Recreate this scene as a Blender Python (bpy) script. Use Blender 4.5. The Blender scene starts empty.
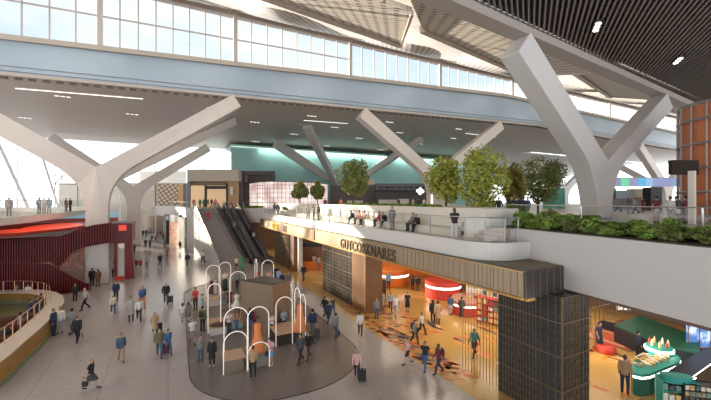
import bpy, bmesh, math, random
from mathutils import Vector, Matrix
random.seed(11)
PI = math.pi
C = bpy.context.scene.collection
F, CH, S_, C_ = 355.5, 9.5, 0.4664, 0.8846      # focal length (px), eye height, heading

# ---------- places ----------
def ratio(px): return (px - 355.5) / F
def at_z(px, z):
    r = ratio(px)
    return (z * (S_ + r * C_), z * (C_ - r * S_))
def gp(px, py, h=0.0):
    z = F * (CH - h) / (py - 200.0)
    x, y = at_z(px, z)
    return Vector((x, y, h))
def on_y(px, Y):
    r = ratio(px); z = Y / (C_ - r * S_)
    return z * (S_ + r * C_), z
def rel(r, z): return (z * S_ + r * C_, z * C_ - r * S_)

# ---------- materials ----------
MATS = {}
def mat(name, col, rough=0.6, metal=0.0, emit=0.0, ecol=None, noise=0.0, nscale=6.0, spec=0.4, bump=0.0):
    if name in MATS: return MATS[name]
    m = bpy.data.materials.new(name); m.use_nodes = True
    nt = m.node_tree; b = nt.nodes['Principled BSDF']
    b.inputs['Base Color'].default_value = (*col, 1)
    b.inputs['Roughness'].default_value = rough
    b.inputs['Metallic'].default_value = metal
    b.inputs['Specular IOR Level'].default_value = spec
    if emit:
        b.inputs['Emission Color'].default_value = (*(ecol or col), 1)
        b.inputs['Emission Strength'].default_value = emit
    if noise or bump:
        tc = nt.nodes.new('ShaderNodeTexCoord'); n = nt.nodes.new('ShaderNodeTexNoise')
        n.inputs['Scale'].default_value = nscale; n.inputs['Detail'].default_value = 4
        nt.links.new(tc.outputs['Object'], n.inputs['Vector'])
        if noise:
            mx = nt.nodes.new('ShaderNodeMix'); mx.data_type = 'RGBA'
            mx.inputs[6].default_value = (*[max(0, c * (1 - noise)) for c in col], 1)
            mx.inputs[7].default_value = (*[min(1, c * (1 + noise)) for c in col], 1)
            nt.links.new(n.outputs['Fac'], mx.inputs[0]); nt.links.new(mx.outputs[2], b.inputs['Base Color'])
        if bump:
            bp = nt.nodes.new('ShaderNodeBump'); bp.inputs['Strength'].default_value = bump
            nt.links.new(n.outputs['Fac'], bp.inputs['Height']); nt.links.new(bp.outputs['Normal'], b.inputs['Normal'])
    MATS[name] = m
    return m
def glass(name, tint=(1, 1, 1), clear=0.85, rough=0.05):
    if name in MATS: return MATS[name]
    m = bpy.data.materials.new(name); m.use_nodes = True
    nt = m.node_tree; nt.nodes.clear()
    o = nt.nodes.new('ShaderNodeOutputMaterial'); t = nt.nodes.new('ShaderNodeBsdfTransparent')
    g = nt.nodes.new('ShaderNodeBsdfGlossy'); x = nt.nodes.new('ShaderNodeMixShader')
    t.inputs[0].default_value = (*tint, 1); g.inputs['Roughness'].default_value = rough
    x.inputs[0].default_value = 1 - clear
    nt.links.new(t.outputs[0], x.inputs[1]); nt.links.new(g.outputs[0], x.inputs[2]); nt.links.new(x.outputs[0], o.inputs[0])
    MATS[name] = m
    return m
def perforated(name, col, hole, scale=2.2, radius=0.28, rough=0.6, upright=False):
    """sheet with rows of round perforations, in object space"""
    if name in MATS: return MATS[name]
    m = mat(name, col, rough); nt = m.node_tree; b = nt.nodes['Principled BSDF']
    tc = nt.nodes.new('ShaderNodeTexCoord'); v = nt.nodes.new('ShaderNodeTexVoronoi')
    v.inputs['Scale'].default_value = scale; v.inputs['Randomness'].default_value = 0.0
    mp = nt.nodes.new('ShaderNodeMapping'); mp.inputs['Rotation'].default_value = (0, 0, 0.6); mp.inputs['Scale'].default_value = (1, 0, 1) if upright else (1, 1, 0)
    if upright: mp.inputs['Rotation'].default_value = (0, 0.6, 0)
    nt.links.new(tc.outputs['Object'], mp.inputs[0]); nt.links.new(mp.outputs[0], v.inputs['Vector'])
    lt = nt.nodes.new('ShaderNodeMath'); lt.operation = 'LESS_THAN'; lt.inputs[1].default_value = radius
    nt.links.new(v.outputs['Distance'], lt.inputs[0])
    mx = nt.nodes.new('ShaderNodeMix'); mx.data_type = 'RGBA'
    mx.inputs[6].default_value = (*col, 1); mx.inputs[7].default_value = (*hole, 1)
    nt.links.new(lt.outputs[0], mx.inputs[0]); nt.links.new(mx.outputs[2], b.inputs['Base Color'])
    return m

# ---------- mesh building ----------
class MB:
    def __init__(s): s.v = []; s.f = []; s.m = []
    def add(s, vs, fs, mi=0):
        n = len(s.v); s.v += [tuple(p) for p in vs]
        s.f += [tuple(i + n for i in f) for f in fs]; s.m += [mi] * len(fs); return s
    def box(s, x0, x1, y0, y1, z0, z1, mi=0):
        return s.add([(x0,y0,z0),(x1,y0,z0),(x1,y1,z0),(x0,y1,z0),(x0,y0,z1),(x1,y0,z1),(x1,y1,z1),(x0,y1,z1)],
                     [(0,3,2,1),(4,5,6,7),(0,1,5,4),(1,2,6,5),(2,3,7,6),(3,0,4,7)], mi)
    def bar(s, p, q, w, h=None, up=(0,0,1), mi=0, w2=None, h2=None):
        """box-section member from p to q; w across, h along up"""
        p = Vector(p); q = Vector(q); h = h or w; d = (q - p).normalized(); u = Vector(up)
        if abs(d.dot(u)) > 0.98: u = Vector((0, 1, 0))
        a = d.cross(u).normalized(); u = a.cross(d).normalized()
        w2 = w2 or w; h2 = h2 or h
        vs = []
        for c, ww, hh in ((p, w, h), (q, w2, h2)):
            for i, j in ((-1,-1),(1,-1),(1,1),(-1,1)): vs.append(c + a*i*ww/2 + u*j*hh/2)
        return s.add(vs, [(0,1,2,3),(7,6,5,4),(0,4,5,1),(1,5,6,2),(2,6,7,3),(3,7,4,0)], mi)
    def tube(s, pts, r, n=8, mi=0, closed=False):
        pts = [Vector(p) for p in pts]; k = len(pts); rs = r if isinstance(r, (list, tuple)) else [r] * k
        base = len(s.v); up = Vector((0, 0, 1))
        for i, p in enumerate(pts):
            if closed: d = pts[(i+1) % k] - pts[i-1]
            else: d = pts[min(i+1, k-1)] - pts[max(i-1, 0)]
            d.normalize(); a = d.cross(up if abs(d.z) < 0.95 else Vector((0, 1, 0))).normalized(); b = d.cross(a)
            for j in range(n):
                t = 2*PI*j/n; s.v.append(tuple(p + (a*math.cos(t) + b*math.sin(t)) * rs[i]))
        for i in range(k if closed else k-1):
            for j in range(n):
                i2 = (i+1) % k
                s.f.append((base+i*n+j, base+i*n+(j+1)%n, base+i2*n+(j+1)%n, base+i2*n+j)); s.m.append(mi)
        if not closed:
            s.f.append(tuple(base+j for j in range(n))[::-1]); s.m.append(mi)
            s.f.append(tuple(base+(k-1)*n+j for j in range(n))); s.m.append(mi)
        return s
    def prism(s, poly, z0, z1, mi=0):
        n = len(poly)
        a = sum(poly[i][0]*poly[(i+1)%n][1] - poly[(i+1)%n][0]*poly[i][1] for i in range(n))
        if a < 0: poly = list(poly)[::-1]
        f0 = z0 if callable(z0) else (lambda x, y: z0); f1 = z1 if callable(z1) else (lambda x, y: z1)
        vs = [(p[0], p[1], f0(p[0], p[1])) for p in poly] + [(p[0], p[1], f1(p[0], p[1])) for p in poly]
        fs = [tuple(range(n))[::-1], tuple(range(n, 2*n))] + [(i, (i+1)%n, n+(i+1)%n, n+i) for i in range(n)]
        return s.add(vs, fs, mi)
    def strip(s, pts, thick, z0, z1, mi=0):
        """upright wall along a plan polyline; z0/z1 numbers or lists"""
        k = len(pts); L = []; R = []
        for i in range(k):
            a = Vector(pts[max(i-1,0)][:2]); b = Vector(pts[min(i+1,k-1)][:2]); d = (b-a).normalized(); nrm = Vector((-d.y, d.x))
            p = Vector(pts[i][:2]); L.append(p + nrm*thick/2); R.append(p - nrm*thick/2)
        g = lambda z, i: z[i] if isinstance(z, (list, tuple)) else z
        vs = []
        for i in range(k):
            vs += [(L[i].x,L[i].y,g(z0,i)),(R[i].x,R[i].y,g(z0,i)),(R[i].x,R[i].y,g(z1,i)),(L[i].x,L[i].y,g(z1,i))]
        fs = [(0,1,2,3),(4*k-1,4*k-2,4*k-3,4*k-4)]
        for i in range(k-1):
            o = 4*i
            for j in range(4): fs.append((o+j, o+4+j, o+4+(j+1)%4, o+(j+1)%4))
        return s.add(vs, fs, mi)
    def lathe(s, prof, n=20, c=(0,0,0), mi=0, sx=1, sy=1):
        base = len(s.v)
        for r, z in prof:
            for j in range(n):
                t = 2*PI*j/n; s.v.append((c[0]+r*sx*math.cos(t), c[1]+r*sy*math.sin(t), c[2]+z))
        for i in range(len(prof)-1):
            for j in range(n):
                s.f.append((base+i*n+j, base+i*n+(j+1)%n, base+(i+1)*n+(j+1)%n, base+(i+1)*n+j)); s.m.append(mi)
        s.f.append(tuple(base+j for j in range(n))[::-1]); s.m.append(mi)
        s.f.append(tuple(base+(len(prof)-1)*n+j for j in range(n))); s.m.append(mi)
        return s
    def mesh(s, name, mats, smooth=False):
        me = bpy.data.meshes.new(name); me.from_pydata(s.v, [], s.f)
        for m in (mats if isinstance(mats, (list, tuple)) else [mats]): me.materials.append(m)
        me.polygons.foreach_set('material_index', s.m)
        if smooth: me.polygons.foreach_set('use_smooth', [True]*len(s.f))
        me.update(); return me
    def build(s, name, mats, parent=None, smooth=False, bevel=0.0):
        me = s.mesh(name, mats, smooth)
        o = bpy.data.objects.new(name, me); C.objects.link(o)
        if parent: o.parent = parent
        if bevel:
            b = o.modifiers.new('bevel', 'BEVEL'); b.width = bevel; b.segments = 2; b.limit_method = 'ANGLE'
        return o
def link(name, me, parent=None):
    o = bpy.data.objects.new(name, me); C.objects.link(o)
    if parent: o.parent = parent
    return o
def tag(o, label=None, cat=None, group=None, kind=None):
    if label: o['label'] = label
    if cat: o['category'] = cat
    if group: o['group'] = group
    if kind: o['kind'] = kind
    return o
def empty(name, loc=(0,0,0), rz=0, **k):
    o = bpy.data.objects.new(name, None); C.objects.link(o); o.empty_display_size = 0.2
    o.location = loc; o.rotation_euler = (0, 0, rz); return tag(o, **k)
def copy_tree(o, parent=None):
    c = o.copy(); C.objects.link(c)
    if parent: c.parent = parent
    for ch in list(o.children): copy_tree(ch, c)
    return c
def struct(o): o['kind'] = 'structure'; return o

# ---------- camera, world ----------
cam = bpy.data.objects.new('camera', bpy.data.cameras.new('camera')); C.objects.link(cam)
cam.location = (0, 0, CH); cam.rotation_euler = (PI/2, 0, -math.atan2(S_, C_))
cam.data.sensor_width = 36; cam.data.lens = 18; cam.data.clip_end = 2000; cam.data.clip_start = 0.05
bpy.context.scene.camera = cam
sc = bpy.context.scene
sc.view_settings.view_transform = 'Standard'; sc.view_settings.look = 'None'
sc.view_settings.exposure = 0.24; sc.view_settings.gamma = 1.0; sc.view_settings.use_curve_mapping = False
sc.cycles.max_bounces = 8; sc.cycles.diffuse_bounces = 5; sc.cycles.transparent_max_bounces = 16
sc.cycles.sample_clamp_indirect = 4.0; sc.cycles.caustics_reflective = False; sc.cycles.caustics_refractive = False
w = bpy.data.worlds.new('sky'); sc.world = w; w.use_nodes = True
nt = w.node_tree; bg = nt.nodes['Background']
tc = nt.nodes.new('ShaderNodeTexCoord'); mp = nt.nodes.new('ShaderNodeMapping'); mp.inputs['Scale'].default_value = (1, 1, 3)
n = nt.nodes.new('ShaderNodeTexNoise'); n.inputs['Scale'].default_value = 2.2; n.inputs['Detail'].default_value = 5
cr = nt.nodes.new('ShaderNodeValToRGB')
cr.color_ramp.elements[0].position = 0.42; cr.color_ramp.elements[0].color = (0.27, 0.325, 0.38, 1)
cr.color_ramp.elements[1].position = 0.62; cr.color_ramp.elements[1].color = (0.38, 0.385, 0.39, 1)
nt.links.new(tc.outputs['Generated'], mp.inputs[0]); nt.links.new(mp.outputs[0], n.inputs['Vector'])
nt.links.new(n.outputs['Fac'], cr.inputs[0])
sx = nt.nodes.new('ShaderNodeSeparateXYZ'); mr = nt.nodes.new('ShaderNodeMapRange'); mr.inputs[1].default_value = 0.12; mr.inputs[2].default_value = 0.30
mxs = nt.nodes.new('ShaderNodeMix'); mxs.data_type = 'RGBA'; mxs.inputs[6].default_value = (0.93, 0.975, 1.0, 1)
nt.links.new(tc.outputs['Generated'], sx.inputs[0]); nt.links.new(sx.outputs['Z'], mr.inputs[0]); nt.links.new(mr.outputs[0], mxs.inputs[0])
nt.links.new(cr.outputs[0], mxs.inputs[7]); nt.links.new(mxs.outputs[2], bg.inputs[0])
bg.inputs[1].default_value = 2.55
sun = bpy.data.lights.new('sun', 'SUN'); sun.energy = 10.0; sun.angle = math.radians(0.8); sun.color = (1.0, 0.86, 0.68)
so = bpy.data.objects.new('sun', sun); C.objects.link(so); so.location = (-60, 90, 40)
sd = Vector((0.56, -0.82, -0.16)).normalized()
so.rotation_euler = sd.to_track_quat('-Z', 'Y').to_euler()
def area(name, loc, sx, sy, energy, col, direction=(0,0,-1)):
    l = bpy.data.lights.new(name, 'AREA'); l.shape = 'RECTANGLE'; l.size = sx; l.size_y = sy; l.energy = energy; l.color = col
    o = bpy.data.objects.new(name, l); C.objects.link(o); o.location = loc
    o.rotation_euler = Vector(direction).to_track_quat('-Z', 'Y').to_euler(); return o

def to_mesh(o):
    """turn a text object into a mesh object of the same name and place"""
    dg = bpy.context.evaluated_depsgraph_get(); me = bpy.data.meshes.new_from_object(o.evaluated_get(dg), depsgraph=dg)
    n = o.name; mw = o.matrix_world.copy(); props = {k: o[k] for k in o.keys()}; loc, rot, scl = o.location.copy(), o.rotation_euler.copy(), o.scale.copy()
    bpy.data.objects.remove(o); q = bpy.data.objects.new('sign_lettering', me); C.objects.link(q)
    q.location, q.rotation_euler, q.scale = loc, rot, scl
    for k, v in props.items(): q[k] = v
    return q
# ================= SETTING =================
WHITE = mat('white_plaster', (0.66, 0.63, 0.60), 0.55, noise=0.04, nscale=1.5)
CREAM = mat('cream_stone', (0.74, 0.68, 0.60), 0.6, noise=0.05, nscale=0.8)
CONC = mat('column_cladding', (0.66, 0.62, 0.60), 0.5, noise=0.04, nscale=0.6)
SOFFIT = mat('soffit_panels', (0.50, 0.45, 0.42), 0.55, noise=0.03, nscale=0.3)
FRAME = mat('window_frame_paint', (0.50, 0.46, 0.43), 0.5)
BRONZE = mat('bronze_metal', (0.42, 0.29, 0.18), 0.38, 0.65, noise=0.12, nscale=2)
GOLD = mat('gold_metal', (0.75, 0.50, 0.22), 0.3, 0.8)
DARK = mat('dark_panel', (0.045, 0.045, 0.05), 0.25, noise=0.2, nscale=1.2)
BLACK = mat('black_metal', (0.02, 0.02, 0.022), 0.4)
STEEL = mat('brushed_steel', (0.55, 0.54, 0.53), 0.3, 0.8)
CLEAR = glass('clear_glass', (0.97, 0.985, 0.985), 0.97)
MISTY = glass('misty_glass', (0.94, 0.95, 0.95), 0.88, 0.15)
PANE = glass('sky_glass', (0.97, 0.99, 1.0), 0.94)
LAMP = mat('lamp_white', (1, 0.95, 0.85), 0.5, emit=3.0)
STRIP = mat('strip_light', (1, 0.97, 0.92), 0.5, emit=1.1)

def floor_mat(name, c1, c2, rough, tile=3.0):
    m = bpy.data.materials.new(name); m.use_nodes = True; nt = m.node_tree; b = nt.nodes['Principled BSDF']
    tc = nt.nodes.new('ShaderNodeTexCoord'); n1 = nt.nodes.new('ShaderNodeTexNoise'); n1.inputs['Scale'].default_value = 6; n1.inputs['Detail'].default_value = 8
    nt.links.new(tc.outputs['Object'], n1.inputs['Vector'])
    mx = nt.nodes.new('ShaderNodeMix'); mx.data_type = 'RGBA'; mx.inputs[6].default_value = (*c1, 1); mx.inputs[7].default_value = (*c2, 1)
    nt.links.new(n1.outputs['Fac'], mx.inputs[0])
    br = nt.nodes.new('ShaderNodeTexBrick'); br.offset = 0.0; br.inputs['Scale'].default_value = 1.0
    br.inputs['Brick Width'].default_value = tile; br.inputs['Row Height'].default_value = tile * 1.5; br.inputs['Mortar Size'].default_value = 0.02
    br.inputs['Color1'].default_value = (1,1,1,1); br.inputs['Color2'].default_value = (1,1,1,1); br.inputs['Mortar'].default_value = (0.72,0.72,0.72,1)
    nt.links.new(tc.outputs['Object'], br.inputs['Vector'])
    mu = nt.nodes.new('ShaderNodeMix'); mu.data_type = 'RGBA'; mu.blend_type = 'MULTIPLY'; mu.inputs[0].default_value = 1
    nt.links.new(mx.outputs[2], mu.inputs[6]); nt.links.new(br.outputs['Color'], mu.inputs[7]); nt.links.new(mu.outputs[2], b.inputs['Base Color'])
    b.inputs['Roughness'].default_value = rough; return m
FL_GREY = floor_mat('terrazzo_grey', (0.36, 0.335, 0.335), (0.48, 0.45, 0.45), 0.2)
FL_DARK = floor_mat('terrazzo_dark', (0.15, 0.13, 0.125), (0.22, 0.19, 0.18), 0.3, 4.0)
FL_GOLD = floor_mat('floor_gold', (0.50, 0.29, 0.08), (0.64, 0.42, 0.14), 0.2, 9.0)
FL_DECK = floor_mat('deck_stone', (0.42, 0.37, 0.33), (0.52, 0.46, 0.41), 0.35)

XF = 13.0          # shop fascia plane
def pwall(Y): return 15.0 + 0.1515 * (Y - 4.65)     # planter wall line
# concourse floor
struct(MB().box(-80, XF, -12, 125, -0.3, 0).build('floor', FL_GREY))
struct(MB().box(XF, 70, -12, 125, -0.3, 0.004).build('floor_shop', FL_GOLD))
def rrect(x0, x1, y0, y1, r, n=10):
    out = []
    for cx, cy, a in ((x1-r, y1-r, 0), (x0+r, y1-r, PI/2), (x0+r, y0+r, PI), (x1-r, y0+r, 1.5*PI)):
        for i in range(n+1):
            t = a + PI/2*i/n; out.append((cx + r*math.cos(t), cy + r*math.sin(t)))
    return out
isl = rrect(1.2, 11.0, 16.6, 44.0, 4.6)
isl = [(x + (y-30)*0.02, y) for x, y in isl]
struct(MB().prism(isl, -0.1, 0.006).build('floor_island', FL_DARK))
_e = [(x*1.0, y, 0.008) for x, y in isl]
struct(MB().tube(_e, 0.025, 4, closed=True).build('floor_island_edge', mat('seam_black', (0.04,0.04,0.04), 0.5)))
# coloured inlays in the shop floor
RED_IN = mat('inlay_red', (0.70, 0.16, 0.08), 0.3); OR_IN = mat('inlay_orange', (0.85, 0.28, 0.06), 0.3); GR_IN = mat('inlay_grey', (0.16, 0.13, 0.12), 0.3); CR_IN = mat('inlay_cream', (0.8, 0.62, 0.42), 0.3)
mb = MB()
rnd = random.Random(4)
for i in range(420):
    x = XF + 0.3 + rnd.random() * 4.5; y = 19.5 + rnd.random() * 9 if i % 3 else 20 + rnd.random()*24
    if rnd.random() < 0.3: x = XF + 0.1 + rnd.random() * 1.6; y = 14 + rnd.random() * 8
    a = 2.25; l = 0.2 + rnd.random() * 0.55; wd = 0.05 + 0.06 * rnd.random()
    d = Vector((math.cos(a), math.sin(a), 0)); nn = Vector((-d.y, d.x, 0)); p = Vector((x, y, 0.007))
    mb.add([p-d*l/2-nn*wd, p+d*l/2-nn*wd, p+d*l/2+nn*wd, p-d*l/2+nn*wd], [(0,1,2,3)], rnd.choice([0,0,1,1,2]))
for i in range(60):   # inlays round the red and the green counters
    if i % 2: x = 17 + rnd.random()*4; y = 13 + rnd.random()*9
    else: x = 19 + rnd.random()*6; y = 6.5 + rnd.random()*9
    l = 0.6 + rnd.random(); wd = 0.12; a = rnd.choice([0.2, 1.7, 1.1]); d = Vector((math.cos(a), math.sin(a), 0)); nn = Vector((-d.y, d.x, 0)); p = Vector((x, y, 0.007))
    mb.add([p-d*l/2-nn*wd, p+d*l/2-nn*wd, p+d*l/2+nn*wd, p-d*l/2+nn*wd], [(0,1,2,3)], rnd.choice([0,1,2,3]))
for (px, py, l, wd) in ((405,336,1.6,.16),(388,330,1.5,.14),(416,347,1.6,.14),(426,355,1.4,.14),(433,360,1.2,.12),(398,338,1.2,.12)):
    p = gp(px, py, 0.008); p.x = max(p.x, XF + 0.3 + l*0.3); d = Vector((0.7, -0.7, 0)); nn = Vector((0.7, 0.7, 0))
    mb.add([p-d*l/2-nn*wd, p+d*l/2-nn*wd, p+d*l/2+nn*wd, p-d*l/2+nn*wd], [(0,1,2,3)], 2)
for (px, py) in ((612,338),(640,330)):   # framed carpet
    p = gp(px, py, 0.009)
    for q, s, k in ((p, 1.5, 2),(p + Vector((0,0,0.002)), 1.3, 0),(p + Vector((0,0,0.004)), 1.0, 3),(p + Vector((0,0,0.006)), .85, 0)):
        mb.add([q+Vector((-s,-s*1.2,0)), q+Vector((s,-s*1.2,0)), q+Vector((s,s*1.2,0)), q+Vector((-s,s*1.2,0))], [(0,1,2,3)], k)
struct(mb.build('floor_inlay', [RED_IN, OR_IN, GR_IN, CR_IN]))

# upper deck: thick slab whose near side is the plain planter wall
deck = [(pwall(-6), -6), (pwall(12.6), 12.6), (15.9, 12.6), (15.9, 57), (14.6, 62), (12.1, 67.6), (4.3, 69.6), (3.6, 76), (0, 96), (-3, 112), (180, 130), (180, -6)]
struct(MB().prism(deck, 5.5, 7.99).build('wall_planter', mat('smooth_white_wall', (0.60, 0.56, 0.54), 0.5)))
dk2 = [(x + (0.02 if x < 60 else 0), y) for x, y in deck]
struct(MB().prism(dk2, 7.99, 8.0).build('floor_deck', FL_DECK))
# side wall beside stairs with back part of the concourse
struct(MB().strip([(4.3, 70.5), (3.4, 76), (2.2, 83)], 0.4, 0, 8).build('wall_stair_side', WHITE))
# terrace slab with parapet (rounded end)
ter = [(XF+0.4, 57), (XF+0.4, 13.4)]
for i in range(9):
    t = PI + PI/2*i/8; ter.append((XF+0.4+1.6 + 1.6*math.cos(t), 13.4 + 1.6*math.sin(t)))
ter += [(pwall(11.8), 11.8), (pwall(12.6)+.1, 12.7), (16.0, 12.7), (16.0, 57)]
PARA = mat('parapet_white', (0.70, 0.66, 0.62), 0.5)
struct(MB().prism(ter, 6.55, 7.28).build('floor_terrace', PARA))
cur = ter[0:11] + [(pwall(11.8)-0.05, 11.8)]
curi = [(x + (0.0 if i > 10 else 0), y) for i, (x, y) in enumerate(cur)]
struct(MB().strip([(x+0.1, y) for x, y in curi], 0.22, 6.56, 7.42).build('wall_parapet', PARA))
# bench and back wall, stair up to the deck
struct(MB().box(15.84, 16.25, 14.3, 57, 7.27, 9.02).build('wall_terrace_back', CREAM))
struct(MB().box(16.0, 17.2, 14.25, 14.55, 7.27, 9.01).build('wall_terrace_end', CREAM))
BEN = MB(); BEN.box(15.1, 15.83, 16.2, 56, 7.285, 7.74)
tb = tag(BEN.build('terrace_bench', CREAM, bevel=0.03), 'long cream stone bench running along the sunlit terrace wall', 'bench', kind='thing')
MB().box(15.02, 15.83, 16.15, 56, 7.742, 7.82).build('seat_slab', mat('bench_top', (0.66, 0.58, 0.50), 0.5), tb)
st = empty('terrace_steps', (0, 0, 0), label='short flight of cream steps rising from the terrace to the deck', cat='steps', kind='thing')
for i in range(4): MB().box(14.5+0.4*i, 16.4, 12.75, 14.28, 7.28+0.18*i, 7.28+0.18*(i+1)).build('step', mat('step_stone', (0.50, 0.40, 0.33), 0.6), st)

# ---- branch columns ----
def ycolumn(x, y, z0, zj, ztop, arms, label, wb=2.5, name='branching_column', th=1.6):
    """crisp forked blade: trunk and the first two arms share one outline, further arms rake out behind"""
    mb = MB(); w = wb/2
    def armlines(dx, zt, wa):
        s = 1 if dx > 0 else -1; d = Vector((dx, zt-zj)).normalized(); nrm = Vector((d.y*s, -d.x*s))      # towards the underside
        up0 = Vector((0, zj)); upE = Vector((dx, zt)); lowE = upE + nrm*wa
        low0 = up0 + nrm*wa; t = (s*w - low0.x)/d.x; hit = low0 + d*t
        a = Vector((s*w, hit.y - 3.2)); b = hit + d*3.4; curve = []
        for i in range(9):
            q = i/8; curve.append(a*(1-q)**2 + hit*2*q*(1-q) + b*q*q)
        return upE, lowE, curve
    R = [a for a in arms if a[0] > 0][0]; Lf = [a for a in arms if a[0] < 0][0]; extra = [a for a in arms if a is not R and a is not Lf]
    uR, lR, cR = armlines(R[0], R[2], R[3]); uL, lL, cL = armlines(Lf[0], Lf[2], Lf[3])
    right = [Vector((w*1.06, z0))] + cR + [lR, uR]; left = [Vector((-w*1.06, z0))] + cL + [lL, uL]
    def Y(p): 
        a = R if p.x > 0 else Lf
        return a[1]*max(0, (p.z if hasattr(p, 'z') else p.y) - zj + 2)/(a[2] - zj + 2) if True else 0
    # left and right halves as quad strips from the centre line
    for side in (right, left):
        inner = []
        for p in side:
            if p is side[-1] or p is side[-2]: inner.append(None)
            else: inner.append(Vector((0, min(p.y, zj))))
        n = len(side)
        vs = []
        # ring order: outline polygon of the half
        out = [Vector((0, z0))] + side + [Vector((0, zj))]
        k = len(out)
        for sy in (-th/2, th/2):
            for p in out: vs.append((x + p.x, y + Y(p) + sy, p.y))
        flat_tris = []
        c0, c1 = 0, k-1
        # triangulate: trunk+curve fan to crotch, then arm quad
        m = 1 + 9
        for i in range(0, 3): pass
        f = []
        f.append((0, 1, 2, k-1))
        for i in range(2, m): f.append((i, i+1, k-1))
        f.append((m, m+1, m+2, k-1))
        fs = f + [tuple(q + k for q in g)[::-1] for g in f]
        for i in range(k-1):
            fs.append((i, i+k, i+1+k, i+1))
        mb.add(vs, fs)
    for (dx, dy, zt, wa) in extra:
        mb.bar((x + (0.3 if dx > 0 else -0.3), y + 0.3, zj-1.6), (x+dx, y+dy, zt), wa, wa)
    o = mb.build(name, CONC); o['kind'] = 'thing'; tag(o, label, 'column')
    bv = o.modifiers.new('bevel', 'BEVEL'); bv.width = 0.08; bv.segments = 2; bv.limit_method = 'ANGLE'; bv.angle_limit = 0.6
    return o
def bandbot(X): return 23.1 + 0.036*X if X < 70 else 25.6 - 0.012*(X-70)
def bandtop(X): return 26.9 + 0.057*X if X < 60 else 30.3 - 0.012*(X-60)
ycolumn(-7.1, 49.7, 0, 13.2, 23, [(14.6, -.6, 23.3, 1.8), (-15, -2.5, 22.9, 2.0), (-17, 13, 22.8, 1.2), (17, 14, 23, 1.3)], 'white forked column beside the red slatted pavilion on the main floor', wb=2.1, th=1.4)
ycolumn(-6.4, 88, 0, 12.5, 22.5, [(14, 0, 22.3, 1.9), (-13, 0, 22.3, 1.9)], 'forked column standing behind the white one, near the far crowd')
ycolumn(42, 49.4, 8, 14.4, 24, [(16, 0, 25.2, 1.9), (-14.5, 0, 24.0, 1.9)], 'wide white forked column rising behind the tall deck trees')
ycolumn(42, 88, 8, 13.5, 24, [(15, -4, 23.3, 1.7), (-20, -8, 23.3, 1.7), (-18, -22, 24.0, 1.5), (12, -20, 24.4, 1.4)], 'shaded forked column in front of the teal glass wall')
ycolumn(128, 49.4, 8, 14, 25, [(17, 0, 24.8, 2.3), (-15, 0, 25.0, 2.3), (-6, 16, 24.5, 1.8)], 'dark forked column above the coloured display band', wb=3.4)
ycolumn(142, 88, 8, 15, 26, [(17, 0, 25.5, 2.6), (-15, 0, 25.8, 2.6)], 'pale distant forked column between the deck tree and big column', wb=3.4)
cp = rel(20.3, 30)
ycolumn(cp[0], cp[1], 8, 12.8, 20.4, [(13.4, 1.0, 20.5, 1.7), (-10.8, -1.0, 20.6, 1.75)], 'big sunlit forked column standing on the deck behind the planter', wb=1.9, th=1.5)

# ---- lower soffit (roof over the far half) ----
xs = [-60, -40, -20, 0, 20, 40, 60, 70, 100, 150, 180]
mb = MB()
vs = []; 
for X in xs: vs += [(X, 49.2, bandbot(X)+0.3), (X, 67, min(bandbot(X), 24.5)+0.2), (X, 97 if X < 75 else 72, 22.6 if X < 75 else 24.4)]
fs = []
for i in range(len(xs)-1):
    for j in range(2): fs.append((3*i+j, 3*i+3+j, 3*i+4+j, 3*i+1+j))
n_ = len(vs); vs2 = vs + [(x, y, z+0.5) for x, y, z in vs]
mb.add(vs2, fs + [tuple(i+n_ for i in f)[::-1] for f in fs])
struct(mb.build('ceiling_soffit', SOFFIT))
# perforated wing behind, at the right
GDOT = perforated('grey_dotted_roof', (0.50, 0.50, 0.52), (0.25, 0.25, 0.27), 0.7, 0.33)
mb = MB(); 
mb.add([(76, 80, 25.4), (180, 80, 25.4), (180, 135, 18), (70, 135, 18), (76, 80, 25.9), (180, 80, 25.9), (180, 135, 18.5), (70, 135, 18.5)], [(0,1,2,3),(7,6,5,4),(0,4,5,1),(1,5,6,2),(2,6,7,3),(3,7,4,0)])
struct(mb.build('ceiling_wing', GDOT))
# recessed lights of the soffit
cl = 0
for row, (Y, xa) in enumerate(((58, (-24, -12, 6, 22, 38, 56)), (66, (-30, -5, 14, 30, 46, 62)), (74, (-20, 8, 24, 40, 58)), (84, (-26, 0, 18, 36, 52)))):
    for X in xa:
        h = 22.6 + (min(bandbot(X), 24.5)+0.2-22.6)*(97-Y)/30 if Y > 67 else (min(bandbot(X), 24.5)+0.2)*(Y-49.2)/17.8 + (bandbot(X)+0.3)*(67-Y)/17.8
        if cl == 0:
            L0 = empty('ceiling_light', (X, Y, h-0.06)); MB().box(-0.95, 0.95, -0.22, 0.22, -0.04, 0.05).build('housing', FRAME, L0)
            m_ = MB()
            for q in (-0.6, 0, 0.6): m_.box(q-0.2, q+0.2, -0.14, 0.14, -0.08, -0.03)
            m_.build('lens', STRIP, L0); o = L0
        else: o = copy_tree(L0); o.location = (X, Y, h-0.06)
        tag(o, 'triple recessed spotlight set in the brown soffit', 'ceiling light', 'triple spotlights in the far soffit'); cl += 1
for i, (X0, X1, Y, t) in enumerate(((-16, -3, 56, 'longest, over the white forked column'), (22, 31, 62, 'over the escalators'), (42, 49, 70, 'over the deck benches'), (60, 70, 60, 'nearest the curved roof edge'))):
    h = lambda X: (min(bandbot(X), 24.5)+0.2)
    o = MB().bar((X0, Y, h(X0)-0.02), (X1, Y, h(X1)-0.02), 0.08, 0.08).build('linear_light', STRIP)
    tag(o, 'thin linear light line in the brown soffit, ' + t, 'ceiling light')

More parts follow.
